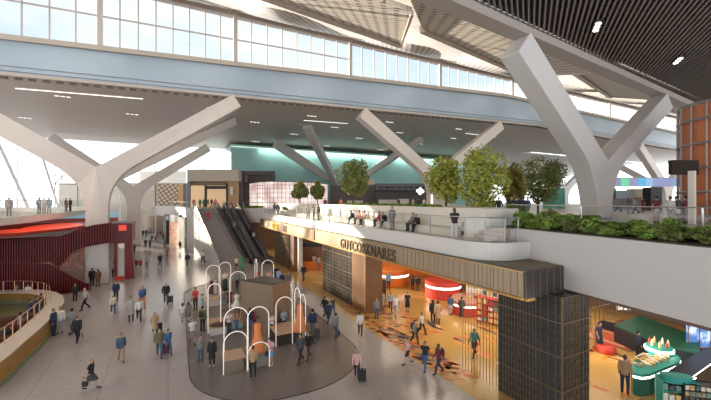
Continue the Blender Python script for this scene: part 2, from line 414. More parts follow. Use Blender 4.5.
# ---- the blue-grey band (roof edge beam) with clerestory above ----
def band_mat():
    m = mat('band_metal', (0.40, 0.52, 0.66), 0.34, 0.30, noise=0.10, nscale=0.25); return m
BAND = band_mat()
mb = MB(); vs = []; fs = []
xs2 = [-60 + 5*i for i in range(49)]
for X in xs2: vs += [(X, 49.4, bandbot(X)), (X, 49.9, bandbot(X)), (X, 49.9, bandtop(X)), (X, 49.4, bandtop(X))]
for i in range(len(xs2)-1):
    for j in range(4): fs.append((4*i+j, 4*i+4+j, 4*i+4+(j+1)%4, 4*i+(j+1)%4)[::-1])
mb.add(vs, fs); struct(mb.build('wall_roof_edge', BAND))
mb = MB()
for i in range(len(xs2)-1):
    a, b = xs2[i], xs2[i+1]
    mb.bar((a, 49.3, bandtop(a)+0.2), (b, 49.3, bandtop(b)+0.2), 0.7, 0.55); mb.bar((a, 49.25, bandbot(a)-0.1), (b, 49.25, bandbot(b)-0.1), 0.5, 0.3)
struct(mb.build('trim_1', FRAME))
mb = MB()
for i in range(170):
    X = -50 + 1.15*i; mb.box(X, X+0.6, 49.9, 50.25, bandbot(X)-0.35, bandbot(X)-0.02)
struct(mb.build('trim_2', mat('vent_brown', (0.22, 0.18, 0.15), 0.6)))
WT = 34.0
struct(MB().box(-60, 180, 49.1, 50.0, WT-0.1, WT+1.0).build('trim_3', mat('fascia_taupe', (0.44, 0.38, 0.34), 0.5)))
posts = [-44, -25, -6.8, 7.9, 25, 43, 62, 80, 98, 116, 134, 152, 170]
for k in range(len(posts)-1):
    a, b = posts[k], posts[k+1]; mb = MB()
    npn = 8; two = b < 30
    mb.bar((a, 49.15, bandtop(a)+0.45), (a, 49.15, WT+0.1), 0.5, 0.4)
    for i in range(1, npn):
        X = a + (b-a)*i/npn; mb.bar((X, 49.5, bandtop(X)+.3), (X, 49.5, WT), 0.13, 0.2)
    if two:
        mb.bar((a, 49.5, (bandtop(a)+WT)/2+0.25), (b, 49.5, (bandtop(b)+WT)/2+0.25), 0.14, 0.16)
    fr = struct(mb.build('window_%d' % (k+1), mat('mullion_paint', (0.52, 0.50, 0.49), 0.5)))
    pn = MB().add([(a, 49.6, bandtop(a)+0.4), (b, 49.6, bandtop(b)+0.4), (b, 49.6, WT), (a, 49.6, WT)], [(0,1,2,3)]).build('pane', PANE, fr)

# ---- skylight roof between the dark ceiling and the clerestory ----
def roofz(Y): return 21.6 + (Y - 17) * (WT + 0.9 - 21.6) / 32.4
bd = Vector((0.996, 0.087)); b0 = Vector((32.2, 16.9))
def beamY(X): return b0.y + (X - b0.x) * bd.y / bd.x
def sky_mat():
    m = mat('skylight_glow', (0.85, 0.78, 0.68), 0.6, emit=0.60, ecol=(1.0, 0.86, 0.72)); nt = m.node_tree; b = nt.nodes['Principled BSDF']  # emission stands in for daylight coming through the panels
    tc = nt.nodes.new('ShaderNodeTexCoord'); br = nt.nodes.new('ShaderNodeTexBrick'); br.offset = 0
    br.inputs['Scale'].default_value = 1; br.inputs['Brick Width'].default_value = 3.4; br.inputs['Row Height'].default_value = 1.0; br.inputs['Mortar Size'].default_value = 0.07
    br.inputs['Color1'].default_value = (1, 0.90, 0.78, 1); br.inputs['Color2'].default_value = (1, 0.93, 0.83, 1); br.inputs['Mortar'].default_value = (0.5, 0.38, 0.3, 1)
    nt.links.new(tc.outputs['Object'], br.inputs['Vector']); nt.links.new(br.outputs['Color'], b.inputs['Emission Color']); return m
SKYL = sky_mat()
mb = MB(); A = [(-70, beamY(-70)), (180, beamY(180)), (180, 49.3), (-70, 49.3)]
mb.add([(x, y, roofz(y)) for x, y in A] + [(x, y, roofz(y)+0.4) for x, y in A], [(3,2,1,0),(4,5,6,7),(0,1,5,4),(1,2,6,5),(2,3,7,6),(3,0,4,7)])
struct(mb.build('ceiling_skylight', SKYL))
PERF = perforated('perforated_panel', (0.72, 0.65, 0.58), (0.24, 0.20, 0.17), 1.25, 0.25)
RIM = mat('panel_rim', (0.62, 0.55, 0.49), 0.5)
for i, Xe in enumerate((2, 23.2, 44.6, 66, 87.4, 108.8)):
    pl = [(Xe, 33.0), (Xe-10, 17.6), (Xe-33, 15.9), (Xe-25.7, 23.8)]
    dz = [-1.2, -0.9, -0.3, -0.5]
    vs = [(x, y, roofz(y)+dz[j]) for j, (x, y) in enumerate(pl)]; vt = [(x, y, z+0.35) for x, y, z in vs]
    o = MB().add(vs+vt, [(3,2,1,0),(4,5,6,7),(0,1,5,4),(1,2,6,5),(2,3,7,6),(3,0,4,7)]).build('perforated_baffle', PERF)
    m_ = MB(); m_.bar(vs[3], vs[0], 0.55, 0.6); m_.bar(vs[0], vs[1], 0.2, 0.3)
    m_.build('rim', RIM, o)
    o['kind'] = 'thing'
    tag(o, 'large perforated roof baffle tilted under the skylight, ' + ['nearest the top left', 'whose tip ends above the clerestory middle', 'second, running into the big forked column', 'seen just right of the big column arm', 'above the right arm of the big column', 'last towards the orange tower'][i], 'roof baffle')
# scalloped grey mesh hanging along the clerestory head
SCAL = perforated('scallop_mesh', (0.72, 0.70, 0.69), (0.30, 0.28, 0.28), 1.5, 0.34)
for k in range(1, len(posts)-2):
    a, b = posts[k], posts[k+1]; m_ = MB(); top = []; N = 24
    for i in range(N+1):
        t = i/N; x = a + (b-a)*t; dpt = 0.5 + 15*math.sin(PI*t)**1.3
        top.append((x - 0.42*dpt, 49.0-dpt, roofz(49.0-dpt)-0.15-0.5*math.sin(PI*t)))
    vs = []
    for i_, (x, y, z) in enumerate(top):
        xb = a + (b-a)*i_/N; vs += [(xb, 49.0, roofz(49.0)-0.25), ((x+xb)/2, (49.0+y)/2, (roofz(49.0)+z)/2-0.8*math.sin(PI*i_/N)), (x, y, z)]
    fs = []
    for i in range(N): fs += [(3*i, 3*i+3, 3*i+4, 3*i+1), (3*i+1, 3*i+4, 3*i+5, 3*i+2)]
    m_.add(vs, fs); o = m_.build('scalloped_screen', SCAL, smooth=True); o['kind'] = 'thing'
    so_ = o.modifiers.new('thick', 'SOLIDIFY'); so_.thickness = 0.06
    tag(o, 'grey perforated scallop hanging above a clerestory bay', 'roof screen', 'scallops over the clerestory')

# ---- dark slatted ceiling over the near side ----
HS = 20.9
SL = mat('slat_brown', (0.24, 0.20, 0.18), 0.6); SB = mat('slat_backing', (0.10, 0.08, 0.07), 0.8)
cor = [(-40, beamY(-40)-0.3), (150, beamY(150)-0.3), (150, -25), (-40, -25)]
struct(MB().prism(cor, HS+0.45, HS+0.8).build('ceiling_dark', SB))
sdv = Vector((0.808, 0.589)); sn = Vector((-sdv.y, sdv.x)); mb = MB()
for i in range(-240, 210):
    o0 = sn * (0.30 * i) + Vector((32, 0))
    # clip the line o0 + t*sdv to the ceiling polygon
    den = sdv.y - sdv.x*bd.y/bd.x
    t1 = (beamY(o0.x) - 0.4 - o0.y) / den; t0 = (-24 - o0.y) / sdv.y
    t0 = max(t0, (-39 - o0.x)/sdv.x); t1 = min(t1, (149 - o0.x)/sdv.x)
    if t1 - t0 < 0.5: continue
    p = o0 + sdv*t0; q = o0 + sdv*t1; mb.bar((p.x, p.y, HS+0.2), (q.x, q.y, HS+0.2), 0.10, 0.34)
struct(mb.build('ceiling_slats', SL))
mb = MB(); p = (-60, beamY(-60)); q = (170, beamY(170))
mb.bar((p[0], p[1], 20.75), (q[0], q[1], 20.75), 1.1, 0.7); mb.bar((p[0], p[1]+0.75, 21.3), (q[0], q[1]+0.75, 21.3), 0.5, 0.5)
struct(mb.build('trim_4', mat('beam_taupe', (0.42, 0.36, 0.32), 0.5)))
for i, (px, py, t) in enumerate(((597, 26, 'nearer the middle of the dark slats'), (678, 60, 'further right among the dark slats'))):
    z = F*(HS-0.02-CH)/(200-py); x, y = at_z(px, z)
    o = empty('ceiling_light', (x, y, HS-0.02), math.atan2(sdv.y, sdv.x), label='dark triple downlight box ' + t, cat='ceiling light', group='downlights in the slatted ceiling')
    MB().box(-0.85, 0.85, -0.24, 0.24, -0.05, 0.3).build('housing', BLACK, o)
    for q in (-0.5, 0, 0.5): MB().lathe([(0.17, -0.11), (0.17, -0.04)], 12, (q, 0, 0)).build('lamp', LAMP, o)

# ---- far facade: mullions and glass all round the far side ----
FACF = mat('facade_white', (0.78, 0.77, 0.75), 0.5)
k = 14
struct(MB().box(-84, -52, 111.8, 112.4, 0, 34).build('wall_west_sun_block', WHITE))  # unseen wall, added to keep the sun off the near ledge
for a, b, y0, y1, H0 in ((-52, -3, 112, 112, 0), (-3, 88, 112, 122, 8), (88, 180, 122, 132, 8)):
    mb = MB(); n = int((b-a)/4)
    for i in range(n+1):
        t = i/n; X = a+(b-a)*t; Y = y0+(y1-y0)*t; mb.box(X-0.09, X+0.09, Y-0.12, Y+0.12, H0, 34)
    for h in (12.5, 15.5, 18.5, 21.5, 24.5, 27.5, 30.5): mb.bar((a, y0, h), (b, y1, h), 0.14, 0.14)
    fr = struct(mb.build('window_%d' % k, FACF)); k += 1
    MB().add([(a, y0+0.2, H0), (b, y1+0.2, H0), (b, y1+0.2, 34), (a, y0+0.2, 34)], [(0,1,2,3)]).build('pane', PANE, fr)
mb = MB(); n = 30
for i in range(n+1): mb.box(-68.1, -67.9, 10+3.4*i-0.1, 10+3.4*i+0.1, 0, 34)
for h in (4, 8, 12, 16, 20, 24, 28): mb.box(-68.1, -67.9, 10, 112, h-0.08, h+0.08)
fr = struct(mb.build('window_%d' % k, FACF))
MB().add([(-68.2, 10, 0), (-68.2, 112, 0), (-68.2, 112, 34), (-68.2, 10, 34)], [(0,1,2,3)]).build('pane', PANE, fr)
# raking white struts in front of the far glazing, left
for i, (x0, x1, Y, z0, z1, w_) in enumerate(((-36, -41, 92, 8, 22.4, 0.9), (-31, -39, 95, 8, 22.4, 1.1), (-26, -31, 98, 8, 22.4, 0.5), (-44, -50, 90, 8, 22.4, 0.9), (-21, -24, 98, 8, 20, 0.4))):
    o = MB().bar((x0, Y, z0), (x1, Y, z1), w_, w_).build('raking_strut', FACF, bevel=0.05)
    o['kind'] = 'thing'; tag(o, 'white raking strut in front of the far left glazing', 'strut', 'raking struts at the left facade')
# truss lattice by the left column
mb = MB(); q0 = -22
for a, b in (((0,0),(4,0)), ((4,0),(4,5)), ((4,5),(0,5)), ((0,5),(0,0)), ((0,0),(4,5)), ((4,0),(0,5)), ((4,5),(7,2)), ((4,0),(7,2))): mb.bar((q0+a[0], 100, 13+a[1]), (q0+b[0], 100, 13+b[1]), 0.18)
mb.bar((q0, 100, 8), (q0, 100, 13), 0.2); mb.bar((q0+4, 100, 8), (q0+4, 100, 13), 0.2)
tag(mb.build('lattice_frame', mat('truss_grey', (0.35, 0.33, 0.31), 0.5)), 'thin grey steel lattice frame against the bright far glazing', 'steel frame')
# ================= STAIRS AND ESCALATORS =================
ed = Vector((-0.17, 0.985)); erz = math.atan2(-ed.x, ed.y)
TREAD = mat('stair_grey', (0.34, 0.31, 0.30), 0.6); NOSE = mat('stair_nosing', (0.20, 0.18, 0.17), 0.5)
RISE, RUN = 7.99, 13.6
s0 = empty('staircase', (8.0, 55.3, 0), erz, label='long wide grey staircase left of the escalators, rising to the deck', cat='staircase', kind='thing')
mb = MB(); nst = 44
for i in range(nst):
    y0 = RUN*i/nst; y1 = RUN*(i+1)/nst; mb.box(-1.5, 1.5, y0, RUN, RISE*i/nst, RISE*(i+1)/nst)
mb.build('flight', TREAD, s0)
for x in (-1.6, 1.6):
    vs = [(x-.09, -0.3, 0), (x-.09, RUN, 0), (x-.09, RUN, RISE+1.0), (x-.09, -0.3, 1.0), (x+.09, -0.3, 0), (x+.09, RUN, 0), (x+.09, RUN, RISE+1.0), (x+.09, -0.3, 1.0)]
    MB().add(vs, [(0,1,2,3),(7,6,5,4),(0,4,5,1),(1,5,6,2),(2,6,7,3),(3,7,4,0)]).build('side_wall', WHITE if x < 0 else TREAD, s0)
    MB().tube([(x, -0.3, 1.08), (x, RUN, RISE+1.08)], 0.05).build('handrail', STEEL, s0)
ESC = mat('escalator_step', (0.09, 0.085, 0.085), 0.35, 0.5); ESG = mat('escalator_panel', (0.20, 0.19, 0.19), 0.2, 0.2); ESF = mat('escalator_skirt', (0.50, 0.46, 0.44), 0.4, 0.3)
e0 = empty('escalator', (0, 0, 0)); mb = MB()
for i in range(66):
    y0 = RUN*i/66; z0 = RISE*i/66; mb.box(-0.5, 0.5, y0, y0+RUN/66+0.03, z0-0.1, z0+0.02)
mb.box(-0.5, 0.5, -1.6, 0, -0.02, 0.03); mb.build('steps', ESC, e0)
for x in (-0.66, 0.66):
    def side(x0, x1, lo, hi, y0=-1.7):
        vs = []
        for xx in (x0, x1): vs += [(xx, y0, max(lo,0) if lo > -0.5 else 0.0), (xx, 0.0, max(lo,0.0)), (xx, RUN, RISE+lo), (xx, RUN+0.6, RISE+lo), (xx, RUN+0.6, RISE+hi), (xx, RUN, RISE+hi), (xx, 0, hi), (xx, y0, hi)]
        fs = [(0,1,6,7),(1,2,5,6),(2,3,4,5),(15,14,9,8),(14,13,10,9),(13,12,11,10)] + [(i, 8+i, 8+(i+1)%8, (i+1)%8) for i in range(8)]
        return MB().add(vs, fs)
    sk = side(x-0.12, x+0.12, -0.5, 0.12); sk.build('skirt', ESF, e0)
    sp_o = side(x-0.02, x+0.02, 0.12, 0.9, -1.4).build('side_panel', ESG, e0)
    pts = [(x, -1.2, 0.16), (x, -1.62, 0.3), (x, -1.8, 0.55), (x, -1.65, 0.82), (x, -1.25, 0.95), (x, 0, 0.97), (x, RUN, RISE+0.97), (x, RUN+0.5, RISE+0.97)]
    MB().tube(pts, 0.06, 8).build('handrail', mat('handrail_black', (0.03, 0.03, 0.03), 0.35), sp_o)
vs = [(-0.8, 0.8, 0.02), (0.8, 0.8, 0.02), (0.8, RUN, RISE-0.55), (-0.8, RUN, RISE-0.55), (-0.8, 0.8, 0), (0.8, 0.8, 0), (0.8, RUN, RISE-1.5), (-0.8, RUN, RISE-1.5)]
MB().add(vs, [(3,2,1,0),(4,5,6,7),(0,1,5,4),(1,2,6,5),(2,3,7,6),(3,0,4,7)]).build('truss', ESF, e0)
e1 = copy_tree(e0)
for o, p, t in ((e0, (10.9, 54.9), 'dark escalator next to the grey staircase'), (e1, (13.1, 54.6), 'dark escalator furthest from the staircase, near the first grid-clad pier')):
    o.location = (p[0], p[1], 0.01); o.rotation_euler = (0, 0, erz); tag(o, t, 'escalator', 'escalators to the deck', kind='thing')

# ================= SHOP FASCIA AND PIERS =================
GRID = mat('gold_line', (0.34, 0.24, 0.13), 0.4, 0.5)
fy0, fy1 = 9.8, 57.2
fa = empty('shop_fascia', (XF, fy0, 5.35), label='long gold and bronze ribbed shop fascia band under the terrace', cat='fascia', kind='thing')
BRZ2 = mat('fascia_bronze', (0.46, 0.34, 0.23), 0.42, 0.35, noise=0.1, nscale=0.7); FD = mat('fascia_dark', (0.07, 0.06, 0.065), 0.3, 0.2)
def inf(mb): return mb
rdn = random.Random(8); y = 0.0; mb = MB()
while y < fy1-fy0:
    w_ = rdn.choice([0.18, 0.26, 0.32, 0.40]); w_ = min(w_, fy1-fy0-y); mb.box(0, 0.1, y+0.015, y+w_-0.015, 0.10, 1.14, 0); y += w_
mb.build('ribbed_panel', BRZ2, fa)
MB().box(0.07, 0.3, 0, fy1-fy0, 0.05, 1.16).build('backing', mat('fascia_gap', (0.12, 0.08, 0.05), 0.5), fa)
mb = MB(); mb.box(-0.04, 0.12, 0, fy1-fy0, 1.13, 1.19); mb.build('top_trim', GOLD, fa)
mb = MB(); mb.box(-0.10, 0.35, 0, fy1-fy0, 0.0, 0.09); mb.box(0.30, 0.8, 0, fy1-fy0, -0.12, 0.02); mb.build('bottom_trim', mat('amber_trim', (0.72, 0.40, 0.13), 0.35, 0.5), fa)
mb = MB(); mb.box(0.1, 2.75, -0.02, 0.08, 0.02, 1.16); mb.build('end_panel', FD, fa)
mb = MB()
for i in range(6): mb.box(0.12+0.47*i, 0.145+0.47*i, -0.05, 0.0, 0.02, 1.18)
mb.build('end_ribs', GRID, fa)
MB().box(-0.08, 0.14, 23.6, 24.3, 0.05, 1.2).build('divider', mat('divider_bronze', (0.22, 0.13, 0.07), 0.4, 0.5), fa)
MB().box(-0.06, 0.14, fy1-fy0-1.9, fy1-fy0, 0.05, 1.2).build('end_block', mat('divider_bronze', (0,0,0)), fa)
# roof of the projecting shopfront with plank lines
rf = struct(MB().prism([(XF+0.02, 9.85), (pwall(9.9), 9.85), (pwall(11.8), 11.85), (XF+0.4, 14), (XF+0.4, 57), (XF+0.02, 57)], 6.44, 6.54).build('ceiling_shopfront', mat('shopfront_roof', (0.13, 0.115, 0.10), 0.45)))
mb = MB()
for i in range(9): mb.bar((XF+0.2+0.3*i, 9.9, 6.55), (XF+0.2+0.3*i+0.9, 12.4, 6.55), 0.03, 0.02)
struct(mb.build('trim_5', GRID))
# shop ceiling with warm glow strips
SHC = mat('shop_ceiling', (0.16, 0.10, 0.07), 0.6)
struct(MB().prism([(pwall(2)+.1, 2), (pwall(9.7)+.1, 9.7), (XF+.4, 9.9), (XF+.4, 57.5), (60, 57.5), (60, 2)], 5.36, 5.48).build('ceiling_shop', SHC))
# sign letters on the fascia
def sign(txt, y, size, name_lab, m, parent=None, z=5.50, x=XF-0.05, track=1.0):
    cu = bpy.data.curves.new('lettering', 'FONT'); cu.body = txt; cu.size = size; cu.extrude = 0.035; cu.space_character = track; cu.offset = 0.012
    cu.align_x = 'CENTER'; cu.materials.append(m)
    o = bpy.data.objects.new('sign_lettering', cu); C.objects.link(o); o.location = (x, y, z); o.rotation_euler = (PI/2, 0, -PI/2)
    tag(o, name_lab, 'sign lettering', kind='thing'); o.scale = (0.87, 0.98, 1); return to_mesh(o)
LET = mat('letter_bronze', (0.16, 0.11, 0.06), 0.4, 0.3); LETG = mat('letter_gold', (0.85, 0.62, 0.12), 0.35, 0.4)
o = sign('GUTCORKNARES', 23.2, 1.12, 'large bronze capital letters reading GUTCORKNARES on the fascia', LET, track=1.12)
o = sign('STORE', 48.0, 1.2, 'yellow gold capital letters at the far end of the fascia', LETG, track=1.1)
o = sign('BEE', 43.6, 1.2, 'dark bronze letters BEE following the yellow letters on the fascia', LET, track=1.1)

def pier(x0, x1, y0, y1, lab, h=5.42):
    e = empty('grid_pier', ((x0+x1)/2, (y0+y1)/2, 0), label=lab, cat='pier', kind='thing')
    X0, X1, Y0, Y1 = -(x1-x0)/2, (x1-x0)/2, -(y1-y0)/2, (y1-y0)/2
    MB().box(X0, X1, Y0, Y1, 0.005, h).build('core', DARK, e)
    mb = MB(); rn = random.Random(int(x0*10+y0)); y = Y0
    while y <= Y1: mb.box(X0-0.05, X0-0.02, y-0.007, y+0.007, 0.02, h); y += rn.choice([0.16, 0.16, 0.24, 0.34])
    x = X0
    while x <= X1: mb.box(x-0.007, x+0.007, Y0-0.05, Y0-0.02, 0.02, h); x += rn.choice([0.16, 0.16, 0.24, 0.34])
    mb.build('upright_rods', GRID, e)
    mb = MB(); z = 0.35; k = 0
    while z < h:
        t = 0.018 if k % 4 == 3 else 0.004
        mb.box(X0-0.06, X0-0.02, Y0-0.06, Y1, z-t, z+t); mb.box(X0-0.06, X1, Y0-0.06, Y0-0.02, z-t, z+t); z += 0.36; k += 1
    mb.build('cross_rails', GRID, e)
    return e
pier(14.6, 16.6, 9.15, 12.4, 'largest near dark pier wrapped in a gold grid, beside the planter wall')
pier(14.6, 16.2, 28.3, 35.2, 'long dark grid-clad pier under the large bronze lettering')
pier(14.6, 16.2, 47.0, 54.6, 'furthest dark grid-clad pier, next to the escalators')
WOODB = mat('warm_brown_panel', (0.20, 0.10, 0.05), 0.45, noise=0.15, nscale=1)
e = tag(MB().box(14.55, 16.2, 25.8, 28.25, 0.006, 5.4).build('rod_clad_pier', WOODB), 'brown pier with vertical gold rods next to the long dark pier', 'pier', kind='thing')
mb = MB()
for i in range(9): mb.box(14.46, 14.49, 25.85+0.26*i, 25.88+0.26*i, 0.02, 5.4)
mb.build('upright_rods', GOLD, e)
e = tag(MB().box(14.7, 15.9, 45.4, 46.9, 0.006, 5.35).build('rod_clad_pier', WOODB), 'narrow brown pier beside the furthest grid-clad pier', 'pier', kind='thing')
tag(MB().box(15.0, 15.5, 44.2, 44.7, 0.006, 5.35).build('shop_post', WHITE), 'slim pale square post beside the narrow brown pier', 'post', kind='thing')
# gold rod screen between near pier and shelf
def rods(name, pts, z0, z1, lab, r=0.012):
    mb = MB()
    for p in pts: mb.box(p[0]-r, p[0]+r, p[1]-r, p[1]+r, z0, z1)
    mb.bar((pts[0][0], pts[0][1], (z0+z1)/2), (pts[-1][0], pts[-1][1], (z0+z1)/2), 0.03)
    return tag(mb.build(name, GRID), lab, 'rod screen', kind='thing')
rods('rod_screen', [(14.7, 12.6+0.21*i) for i in range(12)], 0.006, 5.36, 'open screen of thin gold rods just left of the near pier')
rods('rod_screen', [(16.8+0.35*i, 9.2) for i in range(22)], 3.9, 5.36, 'hanging gold rod screen over the green counter aisle')

# ---- shop interior ----
struct(MB().box(34, 34.3, 2, 62, 0, 5.4).build('wall_shop_back', mat('shop_wall', (0.20, 0.13, 0.09), 0.6, noise=0.2, nscale=0.6)))
area('shop_light', (18, 62, 5.3), 3, 6, 160, (1.0, 0.8, 0.6))
struct(MB().box(11.6, 34, 69.2, 69.5, 0, 5.49).build('wall_shop_end', mat('shop_wall_end', (0.24, 0.15, 0.10), 0.6, noise=0.15, nscale=0.5)))
for i, (x, y, e_, l) in enumerate(((17.5, 19, 420, 8), (23, 20, 420, 8), (18.5, 31, 300, 8), (24, 38, 260, 8), (19, 42, 200, 8), (18, 51, 160, 6), (22, 12, 420, 6), (25, 6, 300, 6), (28, 16, 260, 6))):
    area('shop_light', (x, y, 5.3), 3.0, l, e_*0.62, (1.0, 0.82, 0.62))
dls = None; n = 0
for x in (16.5, 19.5, 22.5, 26):
    for y in (8, 12, 16, 20, 24, 28, 33, 38, 43):
        if dls is None:
            dls = empty('shop_downlight', (x, y, 5.36)); MB().lathe([(0.16, -0.05), (0.18, 0)], 12).build('ring', GOLD, dls); MB().lathe([(0.11, -0.07), (0.11, -0.04)], 12).build('lens', LAMP, dls); o = dls
        else: o = copy_tree(dls); o.location = (x, y, 5.36)
        tag(o, 'small round warm downlight in the shop ceiling', 'downlight', 'downlights in the shop ceiling')
def drum(px, py, rad, h, col, lab, name='drum_counter', band=True, sx=1.0, sy=1.0, rz=0.0, top=None):
    p = gp(px, py); e = empty(name, (p.x, p.y, 0.006), rz, label=lab, cat='counter')
    n = 40
    MB().lathe([(rad*0.97, 0), (rad, 0.05), (rad, h*0.62)], n, sx=sx, sy=sy).build('base', col, e, smooth=False)
    if band: MB().lathe([(rad*0.985, h*0.62), (rad*0.985, h*0.75)], n, sx=sx, sy=sy).build('light_band', LAMP, e)
    MB().lathe([(rad, h*0.75), (rad, h-0.03), (rad*0.98, h), (0.01, h)], n, sx=sx, sy=sy).build('top', top or col, e)
    return e, p
ORG = mat('counter_orange', (0.80, 0.22, 0.04), 0.35); REDC = mat('counter_red', (0.62, 0.07, 0.05), 0.35); PINKT = mat('counter_top_pink', (0.62, 0.33, 0.26), 0.4)
TEAL = mat('counter_teal', (0.03, 0.17, 0.14), 0.3); TEALB = mat('teal_bright', (0.04, 0.34, 0.31), 0.4)
drum(392, 284, 1.9, 1.7, ORG, 'round orange counter with a glowing white band, under the bronze lettering')
drum(443, 296, 1.75, 1.6, REDC, 'round red counter with a white light band, further from the near pier')
e, p = drum(470, 311, 1.5, 1.15, REDC, 'wide low red counter with pinkish top, nearest the gold rod screen', sx=1.25, rz=0.3, top=PINKT)
PRODS = [mat('product_%d' % i, c, 0.4) for i, c in enumerate(((0.8,0.75,0.65),(0.75,0.5,0.2),(0.5,0.08,0.06),(0.1,0.1,0.12),(0.85,0.65,0.3),(0.2,0.35,0.3)))]
def product(name, loc, sz, m, lab, cat, grp, rz=0.0, lid=False):
    mb = MB()
    if lid:
        mb.lathe([(sz[0]/2, 0), (sz[0]/2, sz[2]*0.62), (sz[0]*0.2, sz[2]*0.78), (sz[0]*0.2, sz[2])], 8)
    else: mb.box(-sz[0]/2, sz[0]/2, -sz[1]/2, sz[1]/2, 0, sz[2])
    o = mb.build(name, m); o.location = loc; o.rotation_euler = (0, 0, rz); return tag(o, lab, cat, grp)
rp = random.Random(21)
for i in range(9):
    a = rp.random()*6.28; r_ = 0.9*rp.random()
    product('perfume_bottle', (p.x+r_*math.cos(a), p.y+r_*math.sin(a), 1.156), (0.12, 0.12, 0.28), PRODS[i % 6], 'small bottle on the pinkish top of the low red counter', 'bottle', 'bottles on the low red counter', lid=True)
def shelf(loc, rz, w_, d_, h, col, rows, lab, item_lab, grp, cols=6, name='display_shelf', itemname='boxed_product'):
    e = empty(name, (loc[0], loc[1], 0.006), rz, label=lab, cat='shelf')
    MB().box(-w_/2, w_/2, d_/2-0.04, d_/2, 0, h).build('back_panel', col, e)
    for x in (-w_/2, w_/2-0.04): MB().box(x, x+0.04, -d_/2, d_/2, 0, h).build('side_panel', col, e)
    M = Matrix.Translation(Vector((loc[0], loc[1], 0.006))) @ Matrix.Rotation(rz, 4, 'Z')
    for r in range(rows+1):
        z = 0.15 + (h-0.2)*r/rows; MB().box(-w_/2+.04, w_/2-.04, -d_/2+.02, d_/2-.04, z-0.03, z).build('shelf_board', col, e)
        if r < rows:
            for c in range(cols):
                hh = (h-0.2)/rows*(0.45+0.35*rp.random()); ww = (w_-0.1)/cols*0.75
                q = M @ Vector((-w_/2+0.05+(w_-0.1)*(c+0.5)/cols, -0.05, z+0.001))
                product(itemname, q, (ww, d_*0.5, hh), rp.choice(PRODS), item_lab, 'boxed goods', grp, rz)
    return e
WHT = mat('shelf_white', (0.8, 0.74, 0.68), 0.4, emit=0.25)
q = gp(484, 308); shelf((q.x+1.2, q.y+1.0), -0.9, 3.2, 0.5, 2.5, WHT, 4, 'tall lit white shelf unit behind the low red counter', 'boxed product on the lit white shelf behind the red counter', 'products on the lit white shelf', 7)
q = gp(497, 328); shelf((q.x+0.3, q.y+0.8), -1.2, 2.2, 0.45, 2.0, mat('shelf_red', (0.62,0.1,0.08),0.4,emit=0.1), 4, 'red edged shelf rack seen through the gold rods left of the near pier', 'boxed product on the red shelf rack', 'products on the red shelf rack', 5)
q = gp(368, 296); shelf((q.x, q.y), -1.1, 2.6, 0.5, 2.1, mat('shelf_dark', (0.12,0.1,0.1),0.4), 4, 'dark shelf rack full of goods beside the orange counter', 'boxed product on the dark rack by the orange counter', 'products on the dark rack', 6)
q = gp(379, 300); shelf((q.x, q.y), -1.1, 1.2, 0.6, 1.9, BLACK, 4, 'narrow black display tower in front of the orange counter', 'boxed product on the narrow black tower', 'products on the narrow black tower', 3)
# orange panel wall behind orange counter
tag(MB().bar((gp(366,282).x+1.5, gp(366,282).y+3, 2.6), (gp(410,280).x+4, gp(410,280).y, 2.6), 0.2, 5.1).build('orange_partition', ORG), 'tall orange partition behind the round orange counter', 'partition', kind='thing')
# kiosk with black sign at the back of the arcade
q = gp(314, 269); kz = empty('orange_kiosk', (q.x, q.y, 0.006), -0.45, label='orange lit kiosk with a black sign board and hanging shirts', cat='kiosk')
MB().box(-1.9, 1.9, -0.4, 0.4, 0, 1.0).build('counter', ORG, kz, bevel=0.04)
for x in (-1.9, 1.8): MB().box(x, x+0.1, -0.4, -0.3, 1.0, 3.1).build('post', GOLD, kz)
MB().box(-1.9, 1.9, -0.45, -0.3, 3.1, 3.7).build('sign_board', BLACK, kz); MB().box(-1.9, 1.9, 1.3, 1.4, 0, 3.2).build('back_panel', mat('kiosk_back', (0.25,0.12,0.06), 0.5), kz)
# ---- right shop: green counter and its goods ----
poly = [gp(*a, 1.05) for a in ((630.5, 370), (633, 373), (642, 375), (650, 374), (680, 362), (681, 358), (676, 354), (651, 351.5), (634, 358))]
cx = sum(p.x for p in poly)/9; cy = sum(p.y for p in poly)/9
gc = empty('display_counter', (cx, cy, 0.006), label='large dark green display counter with white light band and rows of goods', cat='counter')
pl = [(p.x-cx, p.y-cy) for p in poly]; sc_ = lambda k: [(x*k, y*k) for x, y in pl]
MB().prism(sc_(0.985), 0, 0.82).build('base', TEAL, gc); MB().prism(sc_(1.0), 0.82, 0.92).build('light_band', LAMP, gc); MB().prism(sc_(0.985), 0.92, 1.05).build('top', TEALB, gc)
p = gp(659, 352, 1.05); t2 = empty('round_riser', (p.x, p.y, 1.058), label='small round green riser with white glow standing on the green counter', cat='riser')
MB().lathe([(0.62, 0), (0.62, 0.12)], 24).build('base', TEALB, t2); MB().lathe([(0.66, 0.12), (0.66, 0.24)], 24).build('light_band', LAMP, t2); MB().lathe([(0.6, 0.24), (0.6, 0.34), (0.01, 0.36)], 24).build('top', TEALB, t2)
for i in range(7):
    a = i*0.9; product('perfume_bottle', (p.x+0.4*math.cos(a), p.y+0.4*math.sin(a), 1.42), (0.13, 0.13, 0.36), PRODS[i % 3], 'tall bottle standing on the round green riser', 'bottle', 'bottles on the round riser', lid=True)
for i, (px, py) in enumerate([(644+3.6*a+2.2*b, 363.5-1.6*a+1.6*b) for b in range(3) for a in range(6)] + [(638+2.5*a, 359.5-1.1*a+1.6*b) for a in range(4) for b in range(2)] + [(637+2.2*a, 366) for a in range(2)]):
    q = gp(px, py, 1.06); product('gift_box', (q.x, q.y, 1.06), (0.16, 0.26, 0.14), PRODS[(0, 4, 0, 1)[i % 4]], 'small cream or gold gift box set out on the green counter', 'gift box', 'gift boxes on the green counter', rz=0.6)
